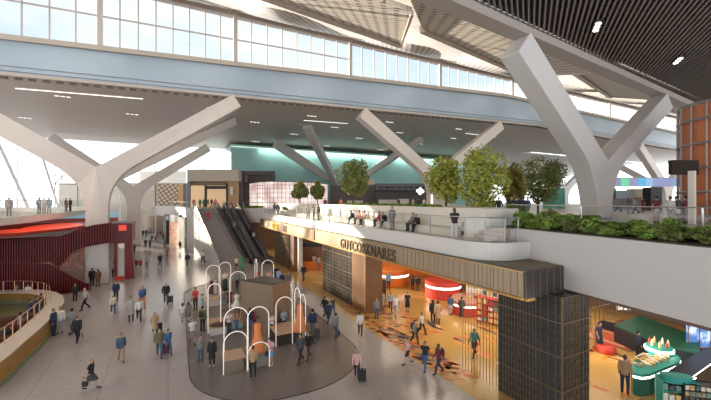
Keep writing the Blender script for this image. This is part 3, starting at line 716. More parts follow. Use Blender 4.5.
q = gp(676, 413); e = shelf((q.x, q.y), -0.70, 1.35, 0.55, 1.55, TEALB, 3, 'bright teal display stand with tilted shelves, lowest in the frame', 'boxed product on the bright teal stand', 'products on the teal stand', 5)
MB().lathe([(0.62, 0), (0.62, 0.3)], 20, (0, 0.0, 1.4), sy=0.45).build('rounded_top', TEALB, e)
cu = bpy.data.curves.new('lettering', 'FONT'); cu.body = 'BLINC'; cu.size = 0.26; cu.extrude = 0.01; cu.materials.append(mat('letter_silver', (0.45,0.45,0.45), 0.3, 0.5))
o = bpy.data.objects.new('sign_lettering', cu); C.objects.link(o); M = Matrix.Translation((q.x, q.y, 0)) @ Matrix.Rotation(-0.70, 4, 'Z') @ Matrix.Translation((0.3, -0.3, 0.95)); o.matrix_world = M @ Matrix.Rotation(PI/2, 4, 'X'); tag(o, 'faint silver letters BLINC beside the teal stand shelves', 'sign lettering', kind='thing'); o.location = o.matrix_world.translation; o.rotation_euler = o.matrix_world.to_euler(); to_mesh(o)
a = gp(680, 374, 1.2); b = gp(715, 351, 1.2); db = MB().bar((a.x, a.y, 0.62), (b.x, b.y, 0.62), 0.8, 1.2).build('dark_counter', BLACK)
tag(db, 'long black counter with white glowing end stripes, behind the teal stand', 'counter')
d = (b-a).normalized(); nn = Vector((d.y, -d.x, 0)); nn = nn if nn.dot(-a) > 0 else -nn
mb = MB()
for z in (0.65, 0.85, 1.05): mb.bar(a + d*0.05 + nn*0.42 + Vector((0,0,z-1.2)), a + d*0.55 + nn*0.42 + Vector((0,0,z-1.2)), 0.02, 0.06)
mb.bar(a + nn*0.42 + Vector((0,0,0.0)), b + nn*0.42 + Vector((0,0,0.0)), 0.02, 0.03)
mb.build('light_stripe', LAMP, db)
q = gp(702, 420); shelf((q.x+0.4, q.y), -0.7, 1.9, 0.5, 1.5, BLACK, 5, 'black rack with many small dark goods at the bottom right corner', 'dark small box on the black corner rack', 'goods on the black corner rack', 9)
# dark base band / green canopy / brown wall behind the green counter
a = gp(602, 327); b = gp(700, 357)
tag(MB().bar((a.x, a.y, 0.25), (b.x, b.y, 0.25), 0.5, 0.48).build('low_shelf_run', mat('navy_black', (0.03,0.035,0.05),0.35)), 'long low dark shelf run behind the green counter', 'shelf')
GREEN = mat('green_panel', (0.02, 0.11, 0.065), 0.5, noise=0.2, nscale=2)
a = gp(628, 322); b = gp(672, 337); d = (b-a).normalized(); nn = Vector((-d.y, d.x, 0)); nn = nn if nn.dot(a) > 0 else -nn
P_ = [gp(*q, 1.1) for q in ((614, 325), (640, 336), (672, 347), (700, 353), (700, 337), (672, 327), (640, 315))]
gi = empty('island_counter', (P_[0].x, P_[0].y, 0.006), label='long dark counter with a broad green top behind the near green counter', cat='counter')
LL = [(p.x-P_[0].x, p.y-P_[0].y) for p in P_]
MB().prism(LL, 0, 1.0).build('base', mat('navy_black', (0,0,0)), gi); MB().prism(LL, 1.0, 1.09).build('top', GREEN, gi)
tag(MB().bar((a.x+nn.x*6-2.6, a.y+nn.y*6+2, 2.6), (b.x+nn.x*6+4, b.y+nn.y*6-4.6, 2.6), 0.2, 5.1).build('brown_partition', mat('brown_part', (0.30,0.19,0.12),0.55,noise=0.3,nscale=1.2)), 'brown timber partition closing the shop behind the long green topped counter', 'partition', kind='thing')
def ad(px0, px1, z, h0, h1, lab, cols):
    x0, y0 = at_z(px0, z); x1, y1 = at_z(px1, z); e = empty('light_box', ((x0+x1)/2, (y0+y1)/2, h0), math.atan2(y1-y0, x1-x0), label=lab, cat='light box', kind='thing')
    w_ = math.hypot(x1-x0, y1-y0); MB().box(-w_/2, w_/2, 0, 0.12, 0, h1-h0).build('panel', cols, e)
    mb = MB()
    for i in range(4): mb.box(-w_/2+w_*i/3-0.02, -w_/2+w_*i/3+0.02, -0.04, 0, 0, h1-h0)
    mb.build('frame', mat('ad_frame', (0.25,0.15,0.1),0.4), e); return e
def adm(name, c1, c2, sc):
    m = mat(name, c1, 0.4, emit=0.8); nt = m.node_tree; b = nt.nodes['Principled BSDF']; tc = nt.nodes.new('ShaderNodeTexCoord'); n = nt.nodes.new('ShaderNodeTexNoise'); n.inputs['Scale'].default_value = sc
    cr = nt.nodes.new('ShaderNodeValToRGB'); cr.color_ramp.elements[0].color = (*c1,1); cr.color_ramp.elements[1].color = (*c2,1); cr.color_ramp.elements[0].position = .45; cr.color_ramp.elements[1].position = .55
    nt.links.new(tc.outputs['Object'], n.inputs['Vector']); nt.links.new(n.outputs['Fac'], cr.inputs[0]); nt.links.new(cr.outputs[0], b.inputs['Emission Color']); return m
ad(688, 722, 21, 0.8, 4.6, 'blue and white glowing panel at the right edge behind the counters', adm('ad_blue', (0.06,0.16,0.42), (0.8,0.9,1.0), 1.3))
ad(617, 634, 26.5, 1.3, 4.2, 'white and brown lit display case above the long green topped counter', adm('ad_white', (0.9,0.85,0.8), (0.2,0.1,0.08), 3.5))
q = gp(606, 352); tag(MB().lathe([(0.5, 0), (0.56, 0.1), (0.5, 0.42), (0.42, 0.45), (0.01, 0.42)], 20, (q.x, q.y, 0.006)).build('round_pouffe', REDC, smooth=True), 'round red pouffe on the gold floor by the near pier', 'pouffe')

# ================= ARCH DISPLAY STANDS ON THE ISLAND =================
TUBE = mat('arch_glow', (0.9, 0.82, 0.74), 0.4, emit=0.42, ecol=(1, 0.92, 0.84)); PLT = mat('stand_top_tan', (0.50, 0.34, 0.23), 0.5); MIR = mat('mirror_bronze', (0.62, 0.54, 0.42), 0.12, 0.9)
def arch(xl, yf, h, w_, lab, along='x', depth=None, parent=None):
    p = gp(xl, yf); rz = 0 if along == 'x' else PI/2
    e = empty('light_arch', (p.x, p.y, 0.012), rz, label=lab, cat='light arch', group='glowing arches on the island', kind='thing')
    r = w_/2; pts = [(0, 0, 0), (0, 0, (h-r)*0.5), (0, 0, h-r)] + [(r-r*math.cos(PI*i/14), 0, h-r+r*math.sin(PI*i/14)) for i in range(1, 14)] + [(w_, 0, h-r), (w_, 0, (h-r)*.5), (w_, 0, 0)]
    MB().tube(pts, 0.026, 8).build('arch_tube', TUBE, e, smooth=True)
    for x in (0, w_): MB().lathe([(0.09, 0), (0.09, 0.03)], 12, (x, 0, 0)).build('foot_plate', STEEL, e)
    return e, p
A = [(206, 301, 3.3, 1.25, 'tall glowing arch nearest the left rim of the island'), (219, 297, 3.35, 1.1, 'tall glowing arch framing the mannequin in the long black skirt'),
     (229.5, 311, 3.3, 1.35, 'tall glowing arch left of the bronze block, behind the white dress mannequin'), (208, 334, 3.5, 0.85, 'narrow tall glowing arch rising from the stand with a white front'),
     (224, 365, 3.2, 1.35, 'tall glowing arch behind the low arch with the mirror-fronted stand'), (223.5, 375.5, 2.26, 1.25, 'low glowing arch in front of the mirror-fronted tan stand'),
     (247.5, 369, 3.4, 1.2, 'tall glowing arch around the orange gown mannequin'), (248, 371.5, 1.5, 1.2, 'lowest glowing arch, beside the man in the beige shirt'),
     (274, 327, 3.3, 1.4, 'tall glowing arch before the dark face of the bronze block'), (276, 347, 3.15, 1.1, 'glowing arch on the stand with the black mirror front')]
for a in A: arch(a[0], a[1], a[2], a[3], a[4])
arch(300.5, 344, 3.55, 1.2, 'arch seen almost edge-on beside the second orange gown', 'y'); arch(305.5, 341, 3.0, 1.0, 'arch seen edge-on, furthest right on the island', 'y')
arch(262, 293, 3.3, 1.2, 'glowing arch half hidden behind the bronze block'); arch(257, 292, 3.3, 1.0, 'arch seen edge-on just behind the bronze block', 'y')
def stand(px, py, w_, d_, h, front, lab):
    p = gp(px, py); e = empty('display_stand', (p.x, p.y, 0.011), label=lab, cat='display stand')
    MB().box(0.06, w_-0.06, 0, d_, 0, h-0.04).build('base', front, e); MB().box(0, w_, -0.02, d_+0.02, h-0.04, h).build('top', PLT, e, bevel=0.01); return e, p
PLW = mat('stand_white', (0.75, 0.72, 0.68), 0.35); PLB = mat('stand_black_mirror', (0.10, 0.085, 0.075), 0.12, 0.5)
stand(224.5, 374.5, 1.15, 1.35, 0.72, MIR, 'tan topped stand with a bright mirror front, nearest on the island')
stand(249, 369.5, 1.1, 1.3, 0.78, mat('stand_grey', (0.32,0.29,0.27),0.25,0.3), 'tan topped stand with a grey front, under the orange gown')
stand(276.5, 346.5, 1.75, 2.2, 0.72, PLB, 'tan topped stand with a black mirror front')
stand(209.5, 336.5, 1.2, 2.4, 0.5, PLW, 'low tan stand with a white front beside the narrow arch')
stand(207, 307, 1.25, 1.3, 0.55, PLW, 'stand with a white front near the left rim of the island')
stand(228, 330, 1.6, 2.2, 0.45, mat('stand_mint', (0.5,0.66,0.60),0.35), 'low stand with a pale mint edge behind the orange gown')
# bronze block
blk = [gp(272.5, 334), None, None, None]; b0_ = (gp(272.5, 334).x, gp(272.5, 334).y)
pb = [b0_, (b0_[0]-1.75, b0_[1]+2.5), (b0_[0]+0.3, b0_[1]+3.6), (b0_[0]+1.5, b0_[1]+0.75)]
be = empty('bronze_block', (b0_[0], b0_[1], 0.011), label='tall bronze block with dark top in the middle of the island', cat='block')
pb0 = [(x-b0_[0], y-b0_[1]) for x, y in pb]
cxx = sum(p[0] for p in pb0)/4; cyy = sum(p[1] for p in pb0)/4; pbi = [(cxx+(x-cxx)*0.9, cyy+(y-cyy)*0.9) for x, y in pb0]
MB().prism(pb0, 0, 3.42).build('body', mat('block_bronze', (0.36, 0.27, 0.20), 0.28, 0.55, noise=0.1, nscale=1), be); MB().prism(pbi, 3.42, 3.46).build('dark_top', mat('block_top', (0.07,0.055,0.05),0.5), be)

# ================= RED SLATTED PAVILION =================
REDS = mat('pavilion_red', (0.20, 0.012, 0.014), 0.4, noise=0.25, nscale=0.8); REDB = mat('pavilion_red_bright', (0.75, 0.05, 0.03), 0.4, emit=0.5); REDD = mat('pavilion_dark', (0.10, 0.008, 0.01), 0.45)
def lerp_tab(t, x):
    for (a, b), (c, d) in zip(t, t[1:]):
        if x <= c: return b + (d-b)*(x-a)/(c-a)
    return t[-1][1]
zt = [(-60, 27.5), (0, 32.5), (60, 35.6), (85, 37.2), (112, 37.8), (122, 40), (133, 44)]
pav = empty('slatted_pavilion', (at_z(60, 36.2)[0], at_z(60, 36.2)[1], 0), label='dark red pavilion screen of vertical slats with a wave-shaped opening', cat='pavilion', kind='thing')
ox, oy = pav.location.x, pav.location.y
topt = [(-60, 243), (0, 240), (60, 237.5), (70, 234), (80, 229.5), (95, 226), (110, 224), (133, 223)]
lowu = [(-60, 262), (0, 262), (30, 264), (50, 262), (60, 268), (66, 262), (75, 252), (88, 247), (105, 244), (120, 242), (133, 241)]
lowt = [(-60, 262), (0, 262), (30, 264), (50, 263.5), (60, 268.5), (75, 277.5), (85, 282.5), (93, 284.2)]
mb = MB(); mw = MB(); px = -60.0; prev = None; frame_pts = []
while px <= 112:
    z = lerp_tab(zt, px); x, y = at_z(px, z); hh = lambda py: CH + (200-py)*z/F
    zu1, zu0 = hh(lerp_tab(topt, px)), hh(lerp_tab(lowu, px))
    a = (x-ox, y-oy)
    mb.box(a[0]-0.035, a[0]+0.035, a[1]-0.10, a[1]+0.10, zu0, zu1)
    if px < 93:
        zl1 = hh(lerp_tab(lowt, px)); 
        if zl1 > 0.05: mw.box(a[0]-0.035, a[0]+0.035, a[1]-0.10, a[1]+0.10, 0.0, zl1)
    frame_pts.append((a[0], a[1], zu1, zu0, (hh(lerp_tab(lowt, px)) if px < 93 else None)))
    px += 2.6
mb.build('upper_slats', REDS, pav); mw.build('lower_slats', REDS, pav)
BK = mat('pavilion_back', (0.055, 0.005, 0.006), 0.5)
nv = Vector((0.92, -0.39)) * -0.16
MB().strip([(p[0]+nv.x, p[1]+0.2) for p in frame_pts], 0.05, [p[3]+0.03 for p in frame_pts], [p[2]-0.03 for p in frame_pts]).build('upper_backing', BK, pav)
fl = [p for p in frame_pts if p[4] is not None]
MB().strip([(p[0]+nv.x, p[1]+0.2) for p in fl], 0.05, 0.02, [max(p[4]-0.03, 0.03) for p in fl]).build('lower_backing', BK, pav)
MB().tube([(p[0], p[1], p[2]+0.05) for p in frame_pts], 0.09, 6).build('top_rail', REDD, pav)
# end portal box and legs
x0, y0 = at_z(109.0, 38.4); x1, y1 = at_z(132.0, 39.4)
pt = empty('red_portal', (x0, y0, 0), math.atan2(y1-y0, x1-x0), label='dark red boxy portal with a bright red sign at the pavilion end', cat='portal', kind='thing')
wd = math.hypot(x1-x0, y1-y0)
MB().box(0, wd, 0, 5.4, 4.75, 6.95).build('header_box', REDD, pt, bevel=0.03); MB().box(wd*.42, wd*0.75, -0.06, 0.0, 6.15, 6.75).build('sign_panel', REDB, pt)
MB().add([(wd*0.5, 4.2, 0), (wd*0.98, 4.2, 0), (wd*0.86, 4.2, 4.75), (wd*0.5, 4.2, 4.75), (wd*0.5, 5.2, 0), (wd*0.98, 5.2, 0), (wd*0.86, 5.2, 4.75), (wd*0.5, 5.2, 4.75)], [(0,1,2,3),(7,6,5,4),(0,4,5,1),(1,5,6,2),(2,6,7,3),(3,7,4,0)]).build('leg', REDS, pt)
MB().box(0.02, 0.3, 4.2, 4.9, 0, 4.75).build('leg', REDS, pt)
MB().box(0.1, 1.1, 3.8, 4.5, 0, 0.45).build('plinth', REDC, pt)
# goods and back wall inside the pavilion
a = at_z(40, 46); b = at_z(100, 52)
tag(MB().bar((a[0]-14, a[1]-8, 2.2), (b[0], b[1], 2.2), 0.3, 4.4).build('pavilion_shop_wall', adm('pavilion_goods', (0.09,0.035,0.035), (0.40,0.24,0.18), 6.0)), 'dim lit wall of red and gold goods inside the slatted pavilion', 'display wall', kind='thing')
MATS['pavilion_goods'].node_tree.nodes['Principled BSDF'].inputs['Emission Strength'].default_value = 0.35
# round orange bar at the left edge
p = gp(2, 297, 0); e = empty('round_bar', (p.x-1.2, p.y, 0.006), label='round bar with glowing orange front at the left edge', cat='bar')
MB().lathe([(2.6, 0), (2.6, 1.0)], 36).build('plinth', BRONZE, e); MB().lathe([(3.0, 1.3), (3.0, 2.5)], 40).build('orange_front', mat('amber_glow', (0.70,0.27,0.04),0.4,emit=0.3), e); MB().lathe([(3.15, 2.5), (3.15, 2.65), (2.9, 2.68)], 40).build('rim', STEEL, e); MB().lathe([(2.7, 1.0), (3.1, 1.3)], 36).build('collar', REDD, e)
# left gallery
gal = [at_z(-120, 22), at_z(-30, 26.5), at_z(0, 29.6), at_z(30, 34), at_z(60, 42), at_z(86, 55), at_z(92, 70)]
gpoly = gal + [(-14, 100), (-70, 100), (-70, 20)]
struct(MB().prism(gpoly, 7.35, 8.0).build('floor_gallery', WHITE))
gr = empty('glass_balustrade', (gal[3][0], gal[3][1], 8.0), label='tall misty glass balustrade along the curved left gallery', cat='balustrade', kind='thing')
gx, gy = gal[3]
def dense(pts, n):
    out = []
    for a, b in zip(pts, pts[1:]):
        for i in range(n): t = i/n; out.append((a[0]+(b[0]-a[0])*t, a[1]+(b[1]-a[1])*t))
    return out + [pts[-1]]
dg_ = dense(gal, 3)
MB().strip([(x-gx, y-gy) for x, y in dg_], 0.04, 0.05, 1.45).build('glass_panel', MISTY, gr)
MB().tube([(x-gx, y-gy, 1.5) for x, y in dg_], 0.045, 6).build('handrail', STEEL, gr)
for x, y in dg_[::2]: MB().box(x-gx-0.03, x-gx+0.03, y-gy-0.03, y-gy+0.03, 0, 1.5).build('post', STEEL, gr)
# red lit canopy below the gallery
cz = [at_z(-60, 27), at_z(-10, 30.5), at_z(30, 34), at_z(58, 38), at_z(80, 42), at_z(86, 48), at_z(70, 56), at_z(30, 58), at_z(-60, 50)]
cp_ = [gp(a, b, 6.6) for a, b in ((-60, 243), (-10, 236), (20, 233.5), (45, 230.5), (70, 228.0), (86, 225.5), (86, 222), (50, 222.6), (-60, 225))]
cn = empty('red_canopy', (cp_[2].x, cp_[2].y, 6.6), label='glowing red ceiling disc hanging under the left gallery', cat='canopy', kind='thing')
MB().prism([(p.x-cp_[2].x, p.y-cp_[2].y) for p in cp_], -0.22, 0.0).build('disc', mat('canopy_red', (0.22, 0.02, 0.015), 0.4, emit=0.05, ecol=(0.8,0.04,0.02)), cn)
for (px, py, rx, ry) in ((55, 226.5, 2.2, 6), (18, 231, 1.7, 2.6)):
    q = gp(px, py, 6.6); MB().lathe([(1.0, 0.01), (1.0, 0.05)], 24, (q.x-cp_[2].x, q.y-cp_[2].y, 0), sx=rx, sy=ry).build('light_panel', mat('canopy_light', (0.80,0.10,0.05),0.4,emit=0.45), cn)
tag(MB().bar((*at_z(20, 58), 6.9), (*at_z(118, 64), 6.9), 0.3, 1.1).build('blue_screen', mat('screen_blue', (0.30,0.5,0.6),0.3,emit=0.35)), 'pale blue screen strip under the left gallery', 'screen', kind='thing')
tag(MB().bar((*at_z(-20, 62), 6.0), (*at_z(118, 66), 6.0), 0.3, 0.9).build('red_screen', REDC), 'long red panel band below the pale blue screen', 'panel', kind='thing')
tag(MB().bar((*at_z(-60, 66), 2.9), (*at_z(118, 70), 2.9), 0.3, 5.7).build('grey_stone_wall', mat('stone_grey_wall', (0.40,0.36,0.34),0.6,noise=0.1,nscale=.5)), 'grey stone wall behind the red pavilion', 'wall panel', kind='thing')

# ================= SUNKEN RING BAR, BOTTOM LEFT =================
RW = mat('ring_top', (0.70, 0.62, 0.54), 0.4); RG = mat('ring_gold', (0.42, 0.24, 0.06), 0.45, 0.3, noise=0.25, nscale=3); RGR = mat('ring_green', (0.22, 0.24, 0.13), 0.5)
outer = [(-22, 400), (-8, 392.5), (0, 388), (12, 378), (26, 363), (40, 349.5), (52, 336), (61, 325), (65.5, 317), (64, 310.5), (57, 306), (44, 303.5), (24, 303), (0, 304), (-30, 306)]
ow = [gp(a, b) for a, b in outer]
rb = empty('ring_bar', (ow[4].x, ow[4].y, 0.0), label='curved bar island with gold sides and a broad cream rim', cat='bar')
L_ = [Vector((p.x-ow[4].x, p.y-ow[4].y)) for p in ow]
def offset(pts, d):
    out = []
    for i in range(len(pts)):
        t = (pts[min(i+1, len(pts)-1)] - pts[max(i-1, 0)]).normalized(); out.append(pts[i] + Vector((-t.y, t.x))*d)
    return out
ins = offset(L_, 0.2)
MB().strip([tuple(p) for p in offset(L_, 0.10)], 0.2, 0.005, 0.32).build('green_base', RGR, rb)
MB().strip([tuple(p) for p in offset(L_, 0.12)], 0.16, 0.32, 0.36).build('kick_strip', GOLD, rb)
MB().strip([tuple(p) for p in offset(L_, 0.20)], 0.2, 0.36, 1.22).build('gold_side', RG, rb)
MB().strip([tuple(p) for p in offset(L_, 0.62)], 1.1, 1.22, 1.28).build('rim_top', RW, rb)
RAILG = mat('rail_rose_gold', (0.75, 0.46, 0.30), 0.3, 0.7)
rl = offset(L_, 0.95); top = []
for i in range(len(rl)-1):
    for k in range(2):
        p = rl[i].lerp(rl[i+1], k/2); top.append((p.x, p.y, 2.25))
        MB().box(p.x-0.02, p.x+0.02, p.y-0.02, p.y+0.02, 1.28, 2.25).build('rail_post', RAILG, rb)
MB().tube(top, 0.028, 6).build('top_rail', RAILG, rb)
pin = [tuple(p) for p in offset(L_, 1.1)] + [(-14, 10), (-14, -8)]
MB().prism(pin, 0.01, 0.05).build('green_floor', mat('bar_green_floor', (0.22,0.22,0.12),0.5), rb)
def table(px, py, w_, d_, rz, lab, col, h=1.05):
    p = gp(px, py); e = empty('bar_table', (p.x, p.y, 0.055), rz, label=lab, cat='table')
    MB().box(-w_/2, w_/2, -d_/2, d_/2, h-0.06, h).build('tabletop', col, e, bevel=0.02); MB().box(-w_/2+.1, w_/2-.1, -d_/2+.1, d_/2-.1, 0.0, h-0.06).build('base', mat('table_red', (0.20,0.05,0.03),0.5), e); return e
table(22, 331, 3.6, 1.1, 0.35, 'long dark wooden bar table inside the ring bar', mat('dark_wood', (0.10,0.05,0.03),0.4))
table(-6, 352, 1.4, 2.6, 0.5, 'dark wooden counter block low in the ring bar', mat('dark_wood', (0,0,0)))
# ================= FAR CONCOURSE END =================
FW = mat('far_stone', (0.52, 0.45, 0.38), 0.6, noise=0.06, nscale=0.4); DKH = mat('dark_opening', (0.16, 0.14, 0.13), 0.6)
def panel(px0, px1, py0, py1, z, m, name, lab, cat, th=0.4, kind='thing', dz=0.0):
    x0, y0 = at_z(px0, z); x1, y1 = at_z(px1, z+dz); h1 = CH+(200-py0)*z/F; h0 = max(CH+(200-py1)*z/F, 0.01)
    o = MB().strip([(x0, y0), (x1, y1)], th, h0, h1).build(name, m); tag(o, lab, cat, kind=kind); return o
struct(panel(60, 147, 183, 240, 98, FW, 'wall_far_left', None, None, 0.8)); struct(panel(164, 190, 183, 240, 98, FW, 'wall_far_right', None, None, 0.8)); struct(panel(147, 164, 183, 216, 98, FW, 'wall_far_lintel', None, None, 0.8))
panel(146, 165, 214, 235, 101, DKH, 'dim_lobby_wall', 'dim grey lobby wall seen through the far entrance', 'wall panel')
PAT = perforated('pattern_screen_mat', (0.28, 0.19, 0.13), (0.66, 0.56, 0.46), 1.1, 0.34, upright=True)
panel(158, 179, 184, 207, 96, PAT, 'patterned_screen', 'brown and cream patterned screen on the far stone wall', 'screen'); panel(158, 166, 205, 215, 96, PAT, 'patterned_screen', 'narrow lower strip of the patterned screen', 'screen')
panel(179, 184, 185, 205, 95.5, mat('niche_orange', (0.62,0.33,0.14),0.5), 'tan_niche', 'tall tan niche right of the patterned screen', 'niche')
panel(184, 187, 184, 207, 80, mat('blue_grey_post', (0.16,0.2,0.25),0.4), 'dark_post', 'dark blue-grey post at the corner of the upper shop', 'post', 0.8)
panel(140, 186, 171, 183.5, 104, WHITE, 'white_fascia', 'wide white fascia above the far stone wall', 'fascia')
panel(166, 178, 206, 214, 92, mat('beige_bulkhead', (0.42,0.34,0.27),0.6), 'beige_bulkhead', 'beige bulkhead left of the white stair side wall', 'bulkhead', 0.6)
# corner shop in the stair side wall
p0 = gp(190.5, 249); p1 = gp(167, 243); ang = math.atan2(p1.y-p0.y, p1.x-p0.x); Ls = math.hypot(p1.x-p0.x, p1.y-p0.y)
cs = empty('corner_shop', (p0.x, p0.y, 0.0), ang, label='small dark framed shop with orange lit interior at the foot of the white wall', cat='shop front', kind='thing')
MB().box(0, Ls*0.34, 0, 0.6, 0.01, 6.1).build('bronze_panel', mat('shop_bronze', (0.13,0.11,0.09),0.4,0.4), cs); MB().box(Ls*0.34, Ls, 0, 0.6, 5.0, 6.4).build('sign_band', BLACK, cs)
MB().box(Ls*0.9, Ls, 0, 0.6, 0.01, 5.0).build('door_jamb', BLACK, cs); MB().box(Ls*0.34, Ls*0.9, -0.2, -0.1, 0.01, 5.0).build('lit_interior', adm('corner_goods', (0.5,0.42,0.3), (0.55,0.12,0.05), 1.2), cs)
for xa, zz in ((Ls*0.80, 5.4), (Ls*0.06, 5.2)): MB().box(xa, xa+1.0, 0.61, 0.66, zz, zz+0.55).build('sign_plate', PLW, cs)
# ================= DECK LEVEL: SHOPS ON THE FAR SIDE =================
def box3(px0, px1, h0, h1, z, depth, m, name, lab, cat, kind='thing', dz=0, build=True):
    x0, y0 = at_z(px0, z); x1, y1 = at_z(px1, z+dz); d = Vector((x1-x0, y1-y0)).normalized(); n = Vector((-d.y, d.x)); 
    if n.dot(Vector((x0, y0))) < 0: n = -n
    pl = [(x0, y0), (x1, y1), (x1+n.x*depth, y1+n.y*depth), (x0+n.x*depth, y0+n.y*depth)]
    o = MB().prism(pl, h0, h1).build(name, m); tag(o, lab, cat, kind=kind); return o
us = empty('upper_shop', (*at_z(212, 74), 8.0), label='beige boxy shop on the deck with a warm wood interior, above the stairs', cat='shop', kind='thing')
ux, uy = us.location.x, us.location.y
def pp(par, px0, px1, py0, py1, z, depth, m, name, dz=0):
    x0, y0 = at_z(px0, z); x1, y1 = at_z(px1, z+dz); d = Vector((x1-x0, y1-y0)).normalized(); n = Vector((-d.y, d.x))
    if n.dot(Vector((x0, y0))) < 0: n = -n
    h1 = CH+(200-py0)*z/F; h0 = max(CH+(200-py1)*z/F, 8.005); L = par.location
    pl = [(x0-L.x, y0-L.y), (x1-L.x, y1-L.y), (x1+n.x*depth-L.x, y1+n.y*depth-L.y), (x0+n.x*depth-L.x, y0+n.y*depth-L.y)]
    return MB().prism(pl, h0-L.z, h1-L.z).build(name, m, par)
BEIGE = mat('shop_beige', (0.60, 0.52, 0.45), 0.55)
pp(us, 187, 238.5, 169.5, 181, 72, 9, BEIGE, 'fascia_box'); pp(us, 190, 238, 181.5, 210, 80, 0.3, mat('wood_glow', (0.68, 0.50, 0.32), 0.5, emit=0.35, ecol=(0.9,0.62,0.34)), 'back_wall'); pp(us, 190, 238, 181, 185.5, 73.5, 0.4, mat('shop_soffit', (0.25,0.17,0.12), 0.5), 'soffit')  # back wall wood emits, imitating the shop's warm interior light
pp(us, 226, 238, 181.2, 210, 73, 0.3, mat('wood_side', (0.52, 0.30, 0.17), 0.5), 'front_panel'); pp(us, 187, 190, 181.2, 210, 73, 0.4, mat('frame_slate', (0.22,0.22,0.24),0.4), 'post')
pp(us, 204.5, 206.5, 183, 210, 74, 0.3, BLACK, 'post'); pp(us, 226, 227.5, 183, 210, 72.8, 0.3, BLACK, 'post'); pp(us, 205, 227, 186, 189, 74.2, 0.2, BLACK, 'sign_bar'); pp(us, 230, 233, 187, 195, 72.6, 0.1, PLW, 'poster')
dp = empty('dark_portal', (*at_z(255, 72), 8.0), label='dark timber portal between the beige shop and the glowing glass box', cat='portal', kind='thing')
pp(dp, 239, 274, 171, 175, 74, 1.2, mat('portal_taupe', (0.10,0.09,0.095),0.45), 'lintel'); pp(dp, 239, 243, 175, 210, 74, 1.2, mat('portal_taupe', (0,0,0)), 'post'); pp(dp, 240, 274, 171, 210, 78, 0.3, mat('portal_back', (0.17,0.135,0.125),0.5), 'back_panel'); pp(dp, 271, 274, 175, 210, 74, 1.2, mat('portal_taupe', (0,0,0)), 'post')
def glowgrid(name):
    m = mat(name, (0.75,0.62,0.60), 0.4, emit=0.75); nt = m.node_tree; b = nt.nodes['Principled BSDF']; tc = nt.nodes.new('ShaderNodeTexCoord'); n = nt.nodes.new('ShaderNodeTexNoise'); n.inputs['Scale'].default_value = 0.35
    cr = nt.nodes.new('ShaderNodeValToRGB'); cr.color_ramp.elements[0].color = (0.45,0.30,0.28,1); cr.color_ramp.elements[0].position = 0.38; cr.color_ramp.elements[1].color = (1.0,0.84,0.80,1); cr.color_ramp.elements[1].position = 0.6
    nt.links.new(tc.outputs['Object'], n.inputs['Vector']); nt.links.new(n.outputs['Fac'], cr.inputs[0]); nt.links.new(cr.outputs[0], b.inputs['Emission Color']); return m
gb = empty('glass_shop_box', (*at_z(280, 66), 8.0), label='glowing pinkish glass block shop with dark grid lines on the deck', cat='shop', kind='thing')
pts = [at_z(250, 74), at_z(258, 69), at_z(270, 66), at_z(290, 66.5), at_z(312, 70), at_z(327, 78)]
L = gb.location; lp = [(x-L.x, y-L.y) for x, y in pts]
MB().strip(lp, 0.2, 0.01, 4.9).build('glowing_wall', glowgrid('pink_glass'), gb)
mb = MB(); dl = dense(lp, 5)
for h in (0.1, 1.0, 1.9, 2.8, 3.7, 4.3, 4.9): mb.tube([(x*1.0-0.1, y-0.14, h) for x, y in dl], 0.035, 4)
for x, y in dl: mb.box(x-0.12, x-0.06, y-0.18, y-0.12, 0, 4.9)
mb.build('grid_frame', mat('grid_brown', (0.20,0.13,0.13),0.4), gb)
MB().prism([(x, y) for x, y in lp] + [(lp[-1][0]+2, lp[-1][1]+6), (lp[0][0], lp[0][1]+6)], 4.9, 5.05).build('roof', mat('dark_roof', (0.12,0.11,0.12),0.5), gb)
# teal glass wall
def tealm():
    m = mat('teal_wall', (0.32, 0.56, 0.56), 0.45, noise=0.12, nscale=0.25); return m
xa = on_y(231, 85)[0]; xb = 96
tw = empty('teal_wall_block', (xa, 85, 8.0), label='huge teal glass wall block rising behind the deck shops', cat='wall block', kind='thing')
MB().add([(0,0,0),(xb-xa,0,0),(xb-xa,0,14.3),(0,0,14.3),(0,10,0),(xb-xa,10,0),(xb-xa,10,14.3),(0,10,14.3)], [(0,3,2,1),(4,5,6,7),(0,1,5,4),(1,2,6,5),(2,3,7,6),(3,0,4,7)][0:1]+[(4,5,6,7),(0,1,5,4),(1,2,6,5),(2,3,7,6),(3,0,4,7)]).build('glass_face', tealm(), tw)
MB().box(0, xb-xa, -0.35, -0.1, 13.7, 13.8).build('cove_light', mat('cove_glow', (0.9,1,0.8),0.5,emit=0.8), tw)
for i in range(3): area('cove_wash', (30+22*i, 84.0, 21.4), 22, 1.2, 420, (0.9, 1.0, 0.85), (0, 0.6, -1))
